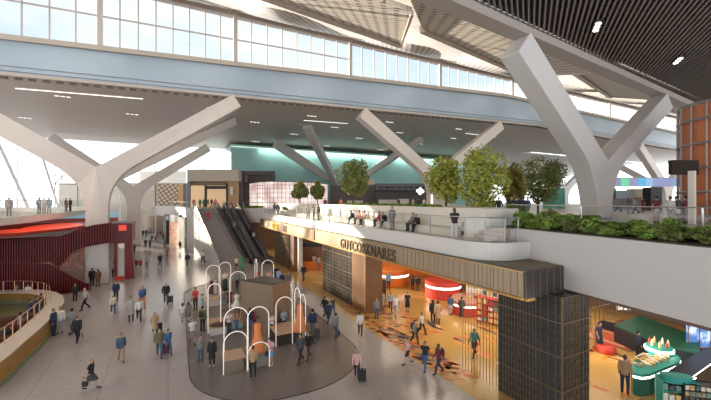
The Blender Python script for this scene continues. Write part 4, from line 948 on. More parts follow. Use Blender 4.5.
# scooped grey canopy and dark shops under the teal wall
GSC = mat('slate_canopy', (0.17, 0.18, 0.20), 0.5); DSH = mat('dark_shop', (0.19, 0.16, 0.15), 0.5)
sc1 = empty('slate_canopy', (*at_z(405, 76), 8.0), label='slate grey scooped canopy row under the teal wall', cat='canopy', kind='thing')
pp(sc1, 376, 436, 183.5, 190, 76, 6, GSC, 'scoop'); pp(sc1, 376, 436, 190, 210, 83, 0.3, DSH, 'back_wall')
L = sc1.location
for i in range(9):
    x, y = at_z(381+6*i, 75.8); MB().box(x-L.x-0.5, x-L.x+0.5, y-L.y-0.1, y-L.y, 4.05, 4.35).build('vent', BLACK, sc1)
box3(330, 376, 8.005, 13.0, 84, 0.4, DSH, 'dark_shop_front', 'dark brown shop front between the small trees and the teal wall', 'shop front')
for i, (a, b, z, h, m, t) in enumerate(((347, 363, 76, 1.4, CREAM, 'cream low counter behind the tall thin tree'), (379, 397, 70, 1.55, WHITE, 'white low counter left under the slate canopy'), (400, 409, 69, 1.7, WHITE, 'small white counter near the white globe lamps'), (440, 450, 60, 4.2, WHITE, 'white square block behind the leafy tree'), (433, 449, 40, 2.9, WHITE, 'white box behind the terrace end wall'))):
    box3(a, b, 8.005, 8+h, z, 1.2, m, 'low_counter', t, 'counter')
box3(363, 374, 12.6, 13.6, 70, 2, mat('sunlit_tan', (0.62,0.5,0.34),0.5), 'hanging_sign_box', 'tan hanging sign box lit from the left beside the scooped canopy', 'sign box')
gl = empty('globe_lamp', (*at_z(420, 66), 11.2), label='cluster of white globe lamps hanging under the slate canopy', cat='lamp', kind='thing')
for i, (dx, dz) in enumerate(((-0.5, 0), (0.1, 0.3), (0.6, -0.1), (0.0, -0.45))): MB().lathe([(0.02,-0.3),(0.2,-0.22),(0.3,0),(0.2,0.22),(0.02,0.3)], 12, (dx, 0, dz)).build('globe', LAMP, gl, smooth=True)
MB().box(-0.02, 0.02, -0.02, 0.02, 0.4, 2.6).build('cord', BLACK, gl)
# right: ticker, kiosks, sign, orange tower
tk = empty('display_band', (*at_z(655, 60), 12.0), label='long suspended display band with blue, green and violet blocks', cat='display band', kind='thing')
segs = [(608,621,(0.22,0.25,0.42)),(621,629,(0.15,0.62,0.35)),(629,638,(0.28,0.27,0.45)),(638,646,(0.10,0.42,0.68)),(646,653,(0.25,0.48,0.68)),(653,672,(0.25,0.27,0.48)),(672,685,(0.22,0.32,0.50)),(685,690,(0.12,0.55,0.45)),(690,715,(0.24,0.26,0.45))]
for i, (a, b, c) in enumerate(segs): pp(tk, a, b, 178.2-(a-608)*0.01, 186.5, 60, 0.4, mat('led_%d' % i, c, 0.4, emit=0.55), 'screen_block')
pp(tk, 608, 715, 177.4, 178.1, 60, 0.8, FRAME, 'top_frame')
sb = box3(672, 699, CH+(200-174.5)*24/F, CH+(200-160)*24/F, 24, 0.3, mat('board_brown', (0.05,0.035,0.028),0.9,spec=0.1), 'sign_board', 'blank dark brown board fixed beside the orange tower', 'board')
for (a, b, h0, h1, z, m, t, c) in ((611, 634, 8.005, 10.9, 52, mat('kiosk_blue', (0.36,0.40,0.47),0.5), 'grey blue kiosk behind the deck crowd, left of the tan kiosk', 'kiosk'), (634, 648, 8.005, 11.2, 54, mat('kiosk_tan', (0.55,0.44,0.33),0.5), 'tan kiosk with a dark opening behind the deck crowd', 'kiosk'), (651, 662, 8.005, 11.3, 50, BLACK, 'tall black panel behind the man in the maroon shirt', 'panel'), (612, 616, 9.6, 11.1, 48, mat('panel_dkgreen', (0.03,0.08,0.06),0.5), 'small dark green sign panel beside the big column', 'panel')):
    box3(a, b, h0, h1, z, 1.5, m, 'deck_kiosk' if c == 'kiosk' else 'info_screen', t, c)
box3(613, 632, 8.3, 9.7, 51.8, 0.1, DSH, 'kiosk_shutter', 'dark shutter opening on the grey blue kiosk', 'shutter'); box3(636, 646, 8.3, 9.9, 53.8, 0.1, mat('kiosk_brown', (0.25,0.14,0.09),0.5), 'kiosk_shutter', 'brown shutter opening on the tan kiosk', 'shutter')
box3(552, 565, 8.005, 11.5, 60, 3, mat('green_kiosk', (0.10,0.36,0.27),0.5), 'deck_kiosk', 'green topped kiosk behind the rightmost leafy tree', 'kiosk')
tx, ty = rel(29.3, 26.5); ow_ = empty('orange_tower', (tx, ty, 8.0), label='tall orange cylinder wrapped in a grey ring frame at the right edge', cat='tower', kind='thing')
MB().lathe([(3.8, 0.005), (3.8, 8.6)], 40).build('cylinder', mat('tower_orange', (0.62,0.20,0.08),0.45,noise=0.25,nscale=0.8), ow_, smooth=False)
mb = MB()
for z in (0.3, 2.1, 3.9, 5.7, 7.5, 8.7): mb.tube([(3.95*math.cos(2*PI*i/48), 3.95*math.sin(2*PI*i/48), z) for i in range(48)], 0.10, 6, closed=True)
mb.build('frame_rings', mat('ring_grey', (0.36,0.33,0.32),0.4,0.4), ow_)
for i in range(22): a = 2*PI*i/22; MB().box(3.95*math.cos(a)-0.05, 3.95*math.cos(a)+0.05, 3.95*math.sin(a)-0.05, 3.95*math.sin(a)+0.05, 0.005, 8.8).build('upright', mat('ring_grey', (0,0,0)), ow_)
x, y = at_z(692, 22); tag(MB().box(x-0.15, x+0.15, y-0.15, y+0.15, 8.005, 11.3).build('cream_post', CREAM), 'slim cream post standing beside the orange tower', 'post', kind='thing')
# balustrades on deck and terrace
def balus(pts, h0, h1, lab, gm=CLEAR, rail=0.03, step=1):
    e = empty('glass_balustrade', (pts[0][0], pts[0][1], h0), label=lab, cat='balustrade', kind='thing'); L = [(x-pts[0][0], y-pts[0][1]) for x, y in pts]
    MB().strip(L, 0.03, 0.06, h1-h0-0.04).build('glass_panel', gm, e); MB().tube([(x, y, h1-h0) for x, y in L], rail, 6).build('handrail', STEEL, e)
    for x, y in L[::step]: MB().box(x-0.025, x+0.025, y-0.025, y+0.025, 0, h1-h0).build('post', STEEL, e)
    return e
tp = [(XF+0.55, 13.6+2.72*i) for i in range(17)][::-1] + [(XF+0.9, 12.6), (XF+1.7, 12.05), (15.6, 12.0)]
balus(tp, 7.285, 8.62, 'clear glass balustrade with thin rail along the terrace edge')
r0 = [(pwall(12)+2.3, 12 + 0), (pwall(12)+2.6, 8), (pwall(8)+2.6, 2), (pwall(8)+2.4, -2)]
balus([(19.0, 15.6), (19.2, 11), (18.6, 6), (17.8, 1), (17, -4)], 8.005, 9.2, 'glass balustrade behind the green planter on the deck', CLEAR)
balus([(12.3, 67.3), (14.6, 62.2), (15.9, 57.6), (16.2, 50)], 8.005, 9.1, 'glass balustrade at the deck edge beside the escalators')
balus([(4.6, 69.9), (3.9, 76), (2.4, 83), (0.5, 95)], 8.005, 9.1, 'glass balustrade above the white stair side wall')
pb_ = struct(MB().prism([(22, 30), (46, 34), (46, 34.6), (22, 30.6)], 8.0, 8.9).build('wall_deck_low', MISTY))
# ================= PLANTS =================
def leafmat(name, c1, c2):
    m = mat(name, c1, 0.55); nt = m.node_tree; b = nt.nodes['Principled BSDF']; tc = nt.nodes.new('ShaderNodeTexCoord'); n = nt.nodes.new('ShaderNodeTexNoise'); n.inputs['Scale'].default_value = 2.5
    mx = nt.nodes.new('ShaderNodeMix'); mx.data_type = 'RGBA'; mx.inputs[6].default_value = (*c1,1); mx.inputs[7].default_value = (*c2,1)
    cr = nt.nodes.new('ShaderNodeMapRange'); cr.inputs[1].default_value = .35; cr.inputs[2].default_value = .65
    nt.links.new(tc.outputs['Object'], n.inputs['Vector']); nt.links.new(n.outputs['Fac'], cr.inputs[0]); nt.links.new(cr.outputs[0], mx.inputs[0]); nt.links.new(mx.outputs[2], b.inputs['Base Color'])
    b.inputs['Subsurface Weight'].default_value = 0.0; return m
LEAF = [leafmat('leaf_yellow_green', (0.24,0.31,0.05), (0.52,0.50,0.10)), leafmat('leaf_olive', (0.13,0.18,0.05), (0.32,0.33,0.10)), leafmat('leaf_autumn', (0.15,0.15,0.03), (0.34,0.25,0.06)), leafmat('leaf_shrub', (0.12,0.25,0.04), (0.38,0.48,0.10))]
BARK = mat('bark', (0.09, 0.06, 0.045), 0.8, noise=0.3, nscale=8)
def blob_leaves(seed, rx, ry, rz, n, size, clumps=16):
    r = random.Random(seed); mb = MB(); cs = []
    for i in range(clumps):
        while True:
            v = Vector((r.uniform(-1,1), r.uniform(-1,1), r.uniform(-1,1)))
            if v.length < 1: break
        v = v.normalized()*(0.35+0.45*r.random()); cs.append((v, 0.28+0.2*r.random()))
    for i in range(n):
        c, cr_ = r.choice(cs); d = Vector((r.gauss(0,1), r.gauss(0,1), r.gauss(0,1))).normalized()*cr_*(0.6+0.4*r.random())
        p = c + d; p = Vector((p.x*rx, p.y*ry, p.z*rz)); a = Vector((r.gauss(0,1), r.gauss(0,1), r.gauss(0,.6))).normalized(); b = a.cross(Vector((r.gauss(0,1), r.gauss(0,1), r.gauss(0,1)))).normalized(); s = size*(0.6+0.8*r.random())
        mb.add([p-a*s, p-b*s*0.5, p+a*s, p+b*s*0.5], [(0,1,2,3)])
    return mb
def tree(px, z, h0, ytop, rw, m, lab, seed, trunk=0.35):
    x, y = at_z(px, z); H = CH + (200-ytop)*z/F - h0
    e = empty('deck_tree', (x, y, h0), label=lab, cat='tree', group='trees on the deck', kind='thing')
    cz = H*(0.5+trunk/2); rz_ = H*(1-trunk)/2*1.05
    mb = MB(); mb.tube([(0,0,0), (0.03,0.02,H*trunk), (0,0,cz)], [0.11, 0.09, 0.05], 8)
    r = random.Random(seed)
    for i in range(7):
        a = r.random()*6.28; zz = H*trunk + r.random()*rz_; mb.tube([(0,0,zz*0.9), (rw*0.35*math.cos(a), rw*0.35*math.sin(a), zz*0.9+rz_*0.35), (rw*0.62*math.cos(a), rw*0.62*math.sin(a), zz*0.9+rz_*0.6)], [0.05, 0.035, 0.015], 5)
    mb.build('trunk', BARK, e)
    f = blob_leaves(seed, rw, rw, rz_, 5200, 0.13 if z < 50 else 0.17, 22).build('foliage', m, e); f.location = (0, 0, cz)
tree(353, 38.5, 8.98, 157, 1.75, LEAF[1], 'thin-trunked tree standing alone in front of the teal wall', 31, 0.08)
tree(300, 57, 8.15, 180, 1.35, LEAF[1], 'small slim tree in front of the glowing glass box, left of its pair', 32, 0.25)
tree(317.5, 57, 8.15, 179.5, 1.3, LEAF[1], 'small slim tree at the right corner of the glowing glass box', 33, 0.25)
tree(446, 31, 8.98, 159, 1.8, LEAF[0], 'yellow-green leafy tree, leftmost of the big deck clump', 34, 0.1)
tree(483, 28, 8.0, 147, 2.2, LEAF[0], 'largest and brightest yellow-green tree of the deck clump', 35, 0.12)
tree(512, 30, 8.0, 164, 1.1, LEAF[2], 'small autumn tinted tree in the deck clump', 36, 0.15)
tree(538, 34, 8.0, 153, 2.3, LEAF[1], 'olive leafy tree nearest the big sunlit column', 37, 0.15)
protos = []
for k in range(4):
    mb = blob_leaves(60+k, 0.75, 0.6, 0.55, 1500, 0.065, 9); protos.append(mb.mesh('foliage', LEAF[3] if k < 3 else LEAF[1]))
sm_ = MB(); 
for i in range(6): a = i*1.05; sm_.tube([(0,0,-0.1), (0.2*math.cos(a), 0.2*math.sin(a), 0.35), (0.4*math.cos(a), 0.4*math.sin(a), 0.6)], [0.02,0.015,0.008], 4)
smm = sm_.mesh('stems', BARK); r = random.Random(3)
ns = 0
for row in range(3):
    y = -1.5 + row*0.3
    while y < 13.6:
        x = pwall(y) + 0.62 + row*0.55 + r.uniform(-.1,.1); e = empty('planter_shrub', (x, y, 8.08), r.random()*6.28, label='leafy green shrub packed in the long deck planter', cat='shrub', group='shrubs along the planter wall', kind='thing')
        s = 0.85 + 0.25*r.random(); e.scale = (s, s, s*(0.85+0.25*r.random())*(.72+.14*row)*(1.0 if y > 10.5 else .78)); o = link('foliage', protos[r.randrange(4)], e); o.location = (0,0,0.42); link('stems', smm, e); y += 0.85 + 0.3*r.random()
sp = MB().prism([(pwall(-5)+0.3, -5), (pwall(13.7)+0.3, 13.7), (pwall(13.7)+2.0, 13.7), (pwall(-5)+2.0, -5)], 8.0, 8.05).build('planter_soil', mat('soil', (0.06,0.045,0.03), 0.9)); struct(sp); sp.name = 'floor_soil'
struct(MB().strip([(pwall(-5)+2.05, -5), (pwall(13.7)+2.05, 13.7)], 0.1, 8.0, 8.45).build('trim_6', mat('planter_edge', (0.45,0.36,0.27),0.5)))
for (px, z, sx, sz, mi) in ((508, 22.5, 1.15, 1.2, 1), (520, 22, 1.1, 1.1, 3)):
    x, y = at_z(px, z); e = empty('tall_shrub', (x, y, 8.05), label='rusty green tall shrub at the %s end of the planter' % ('far' if px < 515 else 'terrace'), cat='shrub', kind='thing'); e.scale = (sx, sx, sz)
    o = link('foliage', protos[3], e); o.location = (0,0,0.55); link('stems', smm, e)
gm_ = blob_leaves(90, 1.0, 0.35, 0.25, 500, 0.09, 8).mesh('foliage', LEAF[3])
hn = 0
for (px0, px1, z, lab, n) in ((240, 262, 66, 'low hedge tuft at the deck edge right of the escalators', 5), (285, 330, 54, 'low hedge tuft in front of the glowing glass box', 8), (345, 440, 36, 'low yellowish hedge tuft behind the terrace wall', 12), (560, 600, 27, 'yellowish grass tuft at the foot of the big column', 6)):
    for i in range(n):
        x, y = at_z(px0+(px1-px0)*(i+.5)/n, z if z != 36 else 16.75/(S_ + ratio(px0+(px1-px0)*(i+.5)/n)*C_)); o = link('hedge_tuft', gm_); o.location = (x, y, (9.05 if z == 36 else 8.2)); o.scale = (1.2 if z > 40 else 0.8,)*3; tag(o, lab, 'hedge', lab.replace('tuft', 'tufts'), kind='thing')
struct(MB().prism([(16.26, 14.6), (16.26, 39), (20, 39), (24, 26), (20, 14.6)], 8.0, 8.98).build('wall_tree_planter', CREAM))
tag(MB().prism([at_z(283, 53), at_z(332, 53), at_z(332, 60), at_z(283, 60)], 8.0, 8.15).build('planter_bed', mat('bed_brown',(0.2,0.15,0.1),0.8)), 'low planter bed in front of the glowing glass box', 'planter', kind='thing')

# ================= PEOPLE =================
def V(*a): return Vector(a)
def sph(mb, c, rx, ry=None, rz=None, n=12):
    ry = ry or rx; rz = rz or rx; k = n//2; base = len(mb.v)
    for i in range(1, k):
        t = PI*i/k
        for j in range(n): a = 2*PI*j/n; mb.v.append((c[0]+rx*math.sin(t)*math.cos(a), c[1]+ry*math.sin(t)*math.sin(a), c[2]-rz*math.cos(t)))
    b = len(mb.v); mb.v += [(c[0],c[1],c[2]-rz), (c[0],c[1],c[2]+rz)]
    for i in range(k-2):
        for j in range(n): mb.f.append((base+i*n+j, base+i*n+(j+1)%n, base+(i+1)*n+(j+1)%n, base+(i+1)*n+j)); mb.m.append(0)
    for j in range(n):
        mb.f.append((b, base+(j+1)%n, base+j)); mb.m.append(0); mb.f.append((b+1, base+(k-2)*n+j, base+(k-2)*n+(j+1)%n)); mb.m.append(0)
def limb(mb, pts, rs):
    for p, r in zip(pts, rs): sph(mb, p, r)
    for i in range(len(pts)-1): mb.tube([pts[i], pts[i+1]], [rs[i], rs[i+1]], 12)
def loft(mb, secs, n=16):
    """elliptical sections (centre, rx, ry)"""
    base = len(mb.v)
    for c, rx, ry in secs:
        for j in range(n): a = 2*PI*j/n; mb.v.append((c[0]+rx*math.cos(a), c[1]+ry*math.sin(a), c[2]))
    for i in range(len(secs)-1):
        for j in range(n): mb.f.append((base+i*n+j, base+i*n+(j+1)%n, base+(i+1)*n+(j+1)%n, base+(i+1)*n+j)); mb.m.append(0)
    mb.f.append(tuple(base+j for j in range(n))[::-1]); mb.m.append(0); mb.f.append(tuple(base+(len(secs)-1)*n+j for j in range(n))); mb.m.append(0)
# poses: joints of a 1.75 m figure, facing +Y, ground at z = 0
def pose(kind):
    P = dict(pel=V(0,0,.95), ch=V(0,.01,1.28), nk=V(0,.0,1.47), hd=V(0,.025,1.625))
    for s, n in ((-1,'l'), (1,'r')):
        P['sh'+n] = V(.185*s, 0, 1.41); P['el'+n] = V(.235*s, -.02, 1.13); P['wr'+n] = V(.245*s, .06, .88)
        P['hp'+n] = V(.095*s, 0, .92); P['kn'+n] = V(.105*s, .02, .50); P['an'+n] = V(.11*s, -.02, .09); P['fd'+n] = V(.02*s, 1, 0)
    if kind in ('walk', 'walk_bag'):
        P['knl'] = V(-.10, .20, .54); P['anl'] = V(-.10, .30, .11); P['knr'] = V(.10, -.02, .50); P['anr'] = V(.10, -.33, .17)
        P['wrl'] = V(-.24, -.20, .92); P['ell'] = V(-.23, -.12, 1.15); P['elr'] = V(.23, .06, 1.15); P['wrr'] = V(.22, .24, .95)
        P['ch'].y = .03; P['nk'].y = .03; P['hd'].y = .06; P['shl'].y = .0; P['shr'].y = .04
        if kind == 'walk_bag': P['elr'] = V(.25, -.08, 1.14); P['wrr'] = V(.27, -.15, .90)
    if kind == 'phone':
        P['elr'] = V(.22, .08, 1.15); P['wrr'] = V(.10, .27, 1.28); P['ell'] = V(-.22, .06, 1.15); P['wrl'] = V(-.10, .24, 1.16); P['hd'].y = .045
    if kind == 'crossed':
        P['elr'] = V(.25, .06, 1.15); P['wrr'] = V(-.06, .20, 1.17); P['ell'] = V(-.25, .06, 1.14); P['wrl'] = V(.06, .19, 1.12)
    if kind == 'reach':
        P['ell'] = V(-.42, .12, 1.30); P['wrl'] = V(-.64, .22, 1.22); P['elr'] = V(.24, .02, 1.14)
    if kind in ('sit', 'sitlean'):
        dz = -.47
        for k in ('pel','ch','nk','hd','shl','shr','ell','elr','wrl','wrr','hpl','hpr'): P[k] = P[k] + V(0, -.0, dz)
        for s, n in ((-1,'l'),(1,'r')):
            P['kn'+n] = V(.12*s, .44, .50); P['an'+n] = V(.12*s, .42, .09); P['el'+n] = V(.23*s, .10, .72); P['wr'+n] = V(.12*s, .34, .60)
        if kind == 'sitlean':
            for k, d in (('ch', .10), ('nk', .19), ('hd', .26), ('shl', .17), ('shr', .17)): P[k].y += d; P[k].z -= .03
            P['anl'] = V(-.12, .60, .09); P['knl'] = V(-.12, .46, .49)
    return P
def remesh(mb, name, vox, mats):
    me = mb.mesh(name, mats); o = bpy.data.objects.new('tmp', me); C.objects.link(o)
    r = o.modifiers.new('r', 'REMESH'); r.mode = 'VOXEL'; r.voxel_size = vox
    s = o.modifiers.new('s', 'SMOOTH'); s.factor = 0.5; s.iterations = 2
    dg = bpy.context.evaluated_depsgraph_get(); m2 = bpy.data.meshes.new_from_object(o.evaluated_get(dg), depsgraph=dg)
    bpy.data.objects.remove(o); m2.name = name
    m2.polygons.foreach_set('use_smooth', [True]*len(m2.polygons)); return m2
SKIN = mat('skin_light', (0.55, 0.33, 0.24), 0.55); SKIN2 = mat('skin_brown', (0.22, 0.12, 0.08), 0.55); SKIN3 = mat('skin_tan', (0.40, 0.22, 0.14), 0.55)
EYE = mat('eye_dark', (0.03, 0.02, 0.02), 0.3); LIP = mat('lips', (0.35, 0.12, 0.10), 0.5)
PM = {}
def body(kind):
    if ('b', kind) in PM: return PM[('b', kind)]
    P = pose(kind); mb = MB(); pe, ch, nk, hd = P['pel'], P['ch'], P['nk'], P['hd']
    loft(mb, [(pe+V(0,0,-.10), .13, .10), (pe, .165, .115), (pe.lerp(ch, .35), .135, .095), (ch.lerp(pe, .3), .150, .105), (ch, .165, .115), (nk+V(0,0,-.07), .145, .085), (nk+V(0,0,-.02), .06, .055)])
    limb(mb, [nk+V(0,0,-.04), hd+V(0,-.02,-.05)], [.058, .052])
    sph(mb, hd, .077, .095, .118, 16); sph(mb, hd+V(0,.025,-.065), .055, .062, .055); sph(mb, hd+V(0,.098,-.015), .014, .020, .026); sph(mb, hd+V(0,.085,-.055), .026, .014, .010)
    for s in (-1, 1): sph(mb, hd+V(.080*s,-.005,-.01), .012, .020, .030); 
    for s, n in ((-1,'l'),(1,'r')):
        sh, el, wr = P['sh'+n], P['el'+n], P['wr'+n]
        limb(mb, [sh.lerp(V(0,sh.y,sh.z), .45), sh, sh.lerp(el,.5), el, el.lerp(wr,.35), wr], [.06, .058, .047, .038, .038, .026])
        d = (wr-el).normalized(); side = d.cross(V(0,1,0) if abs(d.y) < .8 else V(0,0,1)).normalized()*(-s); 
        palm = wr + d*.05; limb(mb, [wr, palm, palm+d*.03], [.024, .034, .032])
        acr = side.cross(d).normalized()
        for i, ln in enumerate((.075, .085, .078, .06)):
            b0_ = palm + d*.035 + acr*(-.027+.018*i); limb(mb, [b0_, b0_+d*ln*.55+side*.008, b0_+d*ln+side*.026], [.0105, .0095, .008])
        t0 = palm + acr*(-.030) - d*.015; limb(mb, [t0, t0-acr*.028+d*.03, t0-acr*.036+d*.058+side*.012], [.013, .011, .009])
        hp, kn, an = P['hp'+n], P['kn'+n], P['an'+n]
        limb(mb, [hp, hp.lerp(kn,.45), kn, kn.lerp(an,.3), an], [.09, .078, .054, .055, .036])
        limb(mb, [an+V(0,-.04,-.05), an+V(0,.06,-.055), an+V(0,.15,-.065)], [.033, .036, .026])
    me = remesh(mb, 'person', 0.0105, [SKIN, EYE, LIP])
    for p in me.polygons:
        c = p.center - hd
        if c.y > .05:
            if abs(c.z-.012) < .011 and abs(abs(c.x)-.031) < .015: p.material_index = 1
            elif abs(c.z+.055) < .009 and abs(c.x) < .025: p.material_index = 2
    PM[('b', kind)] = me; return me
def cloth(kind, typ):
    key = (kind, typ)
    if key in PM: return PM[key]
    P = pose(kind); mb = MB(); pe, ch, nk = P['pel'], P['ch'], P['nk']; sit = kind.startswith('sit'); x = .018
    if typ in ('shirt', 'tee', 'jacket', 'coat', 'dress'):
        g = {'shirt': .016, 'tee': .016, 'jacket': .032, 'coat': .036, 'dress': .014}[typ]
        loft(mb, [(pe+V(0,0,-.10 if typ != 'tee' else -.05), .165+g, .12+g), (pe, .165+g, .118+g), (pe.lerp(ch, .35), .142+g, .102+g), (ch, .168+g, .118+g), (nk+V(0,0,-.07), .150+g, .088+g), (nk+V(0,0,-.03), .075+g, .065+g), (nk+V(0,0,.0), .06+g*.5, .055+g*.5)])
        for s, n in ((-1,'l'),(1,'r')):
            sh, el, wr = P['sh'+n], P['el'+n], P['wr'+n]
            if typ in ('tee', 'dress'): limb(mb, [sh.lerp(V(0,sh.y,sh.z), .4), sh, sh.lerp(el,.55)], [.066, .068, .062])
            else: limb(mb, [sh.lerp(V(0,sh.y,sh.z), .4), sh, sh.lerp(el,.5), el, wr-(wr-el).normalized()*.01], [.064+g*.5, .062+g*.5, .052+g*.6, .045+g*.6, .034+g*.5])
        if typ in ('coat', 'dress') and not sit:
            ln = .48 if typ == 'coat' else .52
            my = (P['knl'].y + P['knr'].y)/2; sp_ = abs(P['knl'].y-P['knr'].y)*.5
            loft(mb, [(pe+V(0,0,-.02), .19, .15), (pe+V(0,my*.5,-ln*.5), .20, .16+sp_*.7), (pe+V(0,my,-ln), .215, .17+sp_*1.2)])
    elif typ in ('trousers', 'jeans', 'shorts'):
        loft(mb, [(pe+V(0,0,.03), .168, .122), (pe+V(0,0,-.03), .175, .13), (pe+V(0,0,-.12), .16, .125)])
        for s, n in ((-1,'l'),(1,'r')):
            hp, kn, an = P['hp'+n], P['kn'+n], P['an'+n]
            if typ == 'shorts': limb(mb, [hp, hp.lerp(kn,.45), hp.lerp(kn,.8)], [.105, .098, .092])
            else: limb(mb, [hp, hp.lerp(kn,.45), kn, kn.lerp(an,.5), an+V(0,0,.0)], [.104, .092, .072, .068, .056])
    elif typ in ('skirt', 'longskirt'):
        my = (P['knl'].y + P['knr'].y)/2; sp_ = abs(P['knl'].y-P['knr'].y)*.5; ln = .40 if typ == 'skirt' else .82
        loft(mb, [(pe+V(0,0,.05), .155, .115), (pe+V(0,0,-.08), .185, .145), (pe+V(0,my*.6,-ln*.6), .20, .16+sp_*.8), (pe+V(0,my,-ln), .22, .17+sp_*1.3)])
    elif typ == 'shoes':
        for n in 'lr':
            an = P['an'+n]; limb(mb, [an+V(0,-.045,-.048), an+V(0,.06,-.052), an+V(0,.155,-.062)], [.044, .046, .036]); limb(mb, [an+V(0,-.02,-.01), an+V(0,-.01,-.045)], [.044, .046])
    me = remesh(mb, typ, 0.017, [EYE]); PM[key] = me; return me
def hairmesh(kind, typ):
    key = (kind, 'hair'+typ)
    if key in PM: return PM[key]
    hd = pose(kind)['hd']; mb = MB(); sph(mb, hd+V(0,-.022,.030), .089, .098, .108, 16)
    if typ == 'short': sph(mb, hd+V(0,-.05,-.03), .075, .06, .07)
    if typ == 'long': loft(mb, [(hd+V(0,-.07,-.24), .075, .035), (hd+V(0,-.065,-.12), .088, .045), (hd+V(0,-.04,.02), .092, .07)]); 
    if typ == 'curly': sph(mb, hd+V(0,-.03,.04), .13, .125, .12, 16); sph(mb, hd+V(0,-.06,-.05), .11, .07, .09)
    if typ == 'bun': sph(mb, hd+V(0,-.11,.08), .045)
    me = remesh(mb, 'hair', 0.013, [EYE]); PM[key] = me; return me
COL = dict(black=(.025,.025,.03), navy=(.03,.045,.10), blue=(.07,.14,.32), denim=(.07,.12,.20), lblue=(.38,.48,.62), white=(.75,.72,.68), cream=(.70,.62,.50), grey=(.22,.22,.23), lgrey=(.42,.41,.41), dgrey=(.07,.07,.08), red=(.55,.05,.05), maroon=(.16,.03,.05), pink=(.70,.42,.40), olive=(.16,.15,.07), tan=(.48,.32,.19), brown=(.16,.08,.05), green=(.04,.32,.16), teal=(.04,.22,.24), orange=(.60,.25,.08), khaki=(.38,.28,.17), coral=(.75,.30,.22), bbrown=(.10,.055,.03), blond=(.45,.30,.14), greyh=(.35,.33,.31), sky=(.20,.38,.60))
def cm(c): return mat('cloth_'+c, COL[c], 0.8)
def slot(o, m, i=0): o.material_slots[i].link = 'OBJECT'; o.material_slots[i].material = m
def facing(loc, phi):
    tc_ = Vector((-loc[0], -loc[1], 0)).normalized(); R = Vector((C_, -S_, 0)); R = (R - tc_*R.dot(tc_)).normalized(); d = tc_*math.cos(math.radians(phi)) + R*math.sin(math.radians(phi))
    return math.atan2(-d.x, d.y)
bag_cache = {}
def bagmesh(kind):
    if kind in bag_cache: return bag_cache[kind]
    if kind == 'suitcase':
        a = MB(); a.box(-.2,.2,-.12,.12,.06,.62); h = MB(); h.tube([(-.1,-.1,.6),(-.1,-.12,.95),(.1,-.12,.95),(.1,-.1,.6)], .012, 6); wls = MB()
        for x in (-.16,.16):
            for y in (-.09,.09): wls.lathe([(.03,-.012),(.03,.012)], 8, (x, y, .03))
        r = [('shell', a.mesh('shell', BLACK)), ('handle', h.mesh('handle', STEEL)), ('wheels', wls.mesh('wheels', BLACK))]
    elif kind == 'backpack':
        a = MB(); loft(a, [(V(0,0,0), .12, .06), (V(0,0,.06), .155, .09), (V(0,0,.30), .15, .085), (V(0,0,.42), .10, .05)]); h = MB()
        for x in (-.1,.1): h.tube([(x,.07,.05),(x,.16,.14),(x,.20,.30),(x,.10,.42),(x,.05,.40)], .014, 6)
        r = [('pack', a.mesh('pack', BLACK)), ('strap', h.mesh('strap', BLACK))]
    else:
        a = MB(); loft(a, [(V(0,0,-.0), .05, .13), (V(0,0,.12), .065, .16), (V(0,0,.24), .035, .13)]); h = MB(); h.tube([(0,-.09,.23),(0,-.07,.40),(0,0,.46),(0,.07,.40),(0,.09,.23)], .010, 6)
        r = [('bag_body', a.mesh('bag_body', BLACK)), ('strap', h.mesh('strap', BLACK))]
    bag_cache[kind] = r; return r
def add_bag(kind, loc, rz, col, lab, sc_=1.0):
    names = {'suitcase': 'suitcase', 'backpack': 'backpack', 'bag': 'handbag'}
    e = empty(names[kind], loc, rz, label=lab, cat=names[kind]); e.scale = (sc_,)*3
    for i, (n, me) in enumerate(bagmesh(kind)):
        o = link(n, me, e)
        if i == 0 or kind != 'suitcase': slot(o, mat('bag_'+col, COL[col], .6))
def person(px, py, hpx, kind, phi, top, tcol, bot, bcol, hair, hcol, lab, h=0.0, bags=(), skin=0, shoe='black', zfix=None):
    if zfix: loc = Vector((*at_z(px, zfix), h)); zc = zfix
    else: loc = gp(px, py, h); zc = F*(CH-h)/(py-200.0)
    base = 1.75 if not kind.startswith('sit') else 1.28
    s = hpx*zc/F/base; s = min(max(s, .88), 1.12) if hpx > 0 else -hpx
    rz = facing(loc, phi); o = link('person', body(kind)); o.location = (loc.x, loc.y, h + (0.012 if h < 1 else .006)); o.rotation_euler = (0,0,rz); o.scale = (s,s,s)
    slot(o, (SKIN, SKIN2, SKIN3)[skin]); tag(o, lab, 'person', kind='thing')
    parts = [('shoes', cloth(kind, 'shoes'), shoe)]
    if bot: parts.append((bot if bot != 'longskirt' else 'skirt', cloth(kind, bot), bcol))
    if top: parts.append((top if top != 'tee' else 'shirt', cloth(kind, top), tcol))
    if hair: parts.append(('hair', hairmesh(kind, hair), hcol))
    for n, me, c in parts: q = link(n, me, o); slot(q, cm(c))
    M = Matrix.Translation(o.location) @ Matrix.Rotation(rz, 4, 'Z') @ Matrix.Scale(s, 4); P = pose(kind)
    for b in bags:
        k, c, bl = b[:3]
        if k == 'suitcase': p = M @ V(.34*(b[3] if len(b) > 3 else 1), -.30 if kind.startswith('walk') else .0, 0); p.z = h+.012
        elif k == 'backpack': p = M @ V(0, -.235, 1.02)
        else: p = M @ (P['wrr'] + V(.05, .02, -.56)) if kind != 'walk' else M @ V(.30, .0, .62)
        add_bag(k, p, rz + (PI if False else 0), c, bl)
    return o
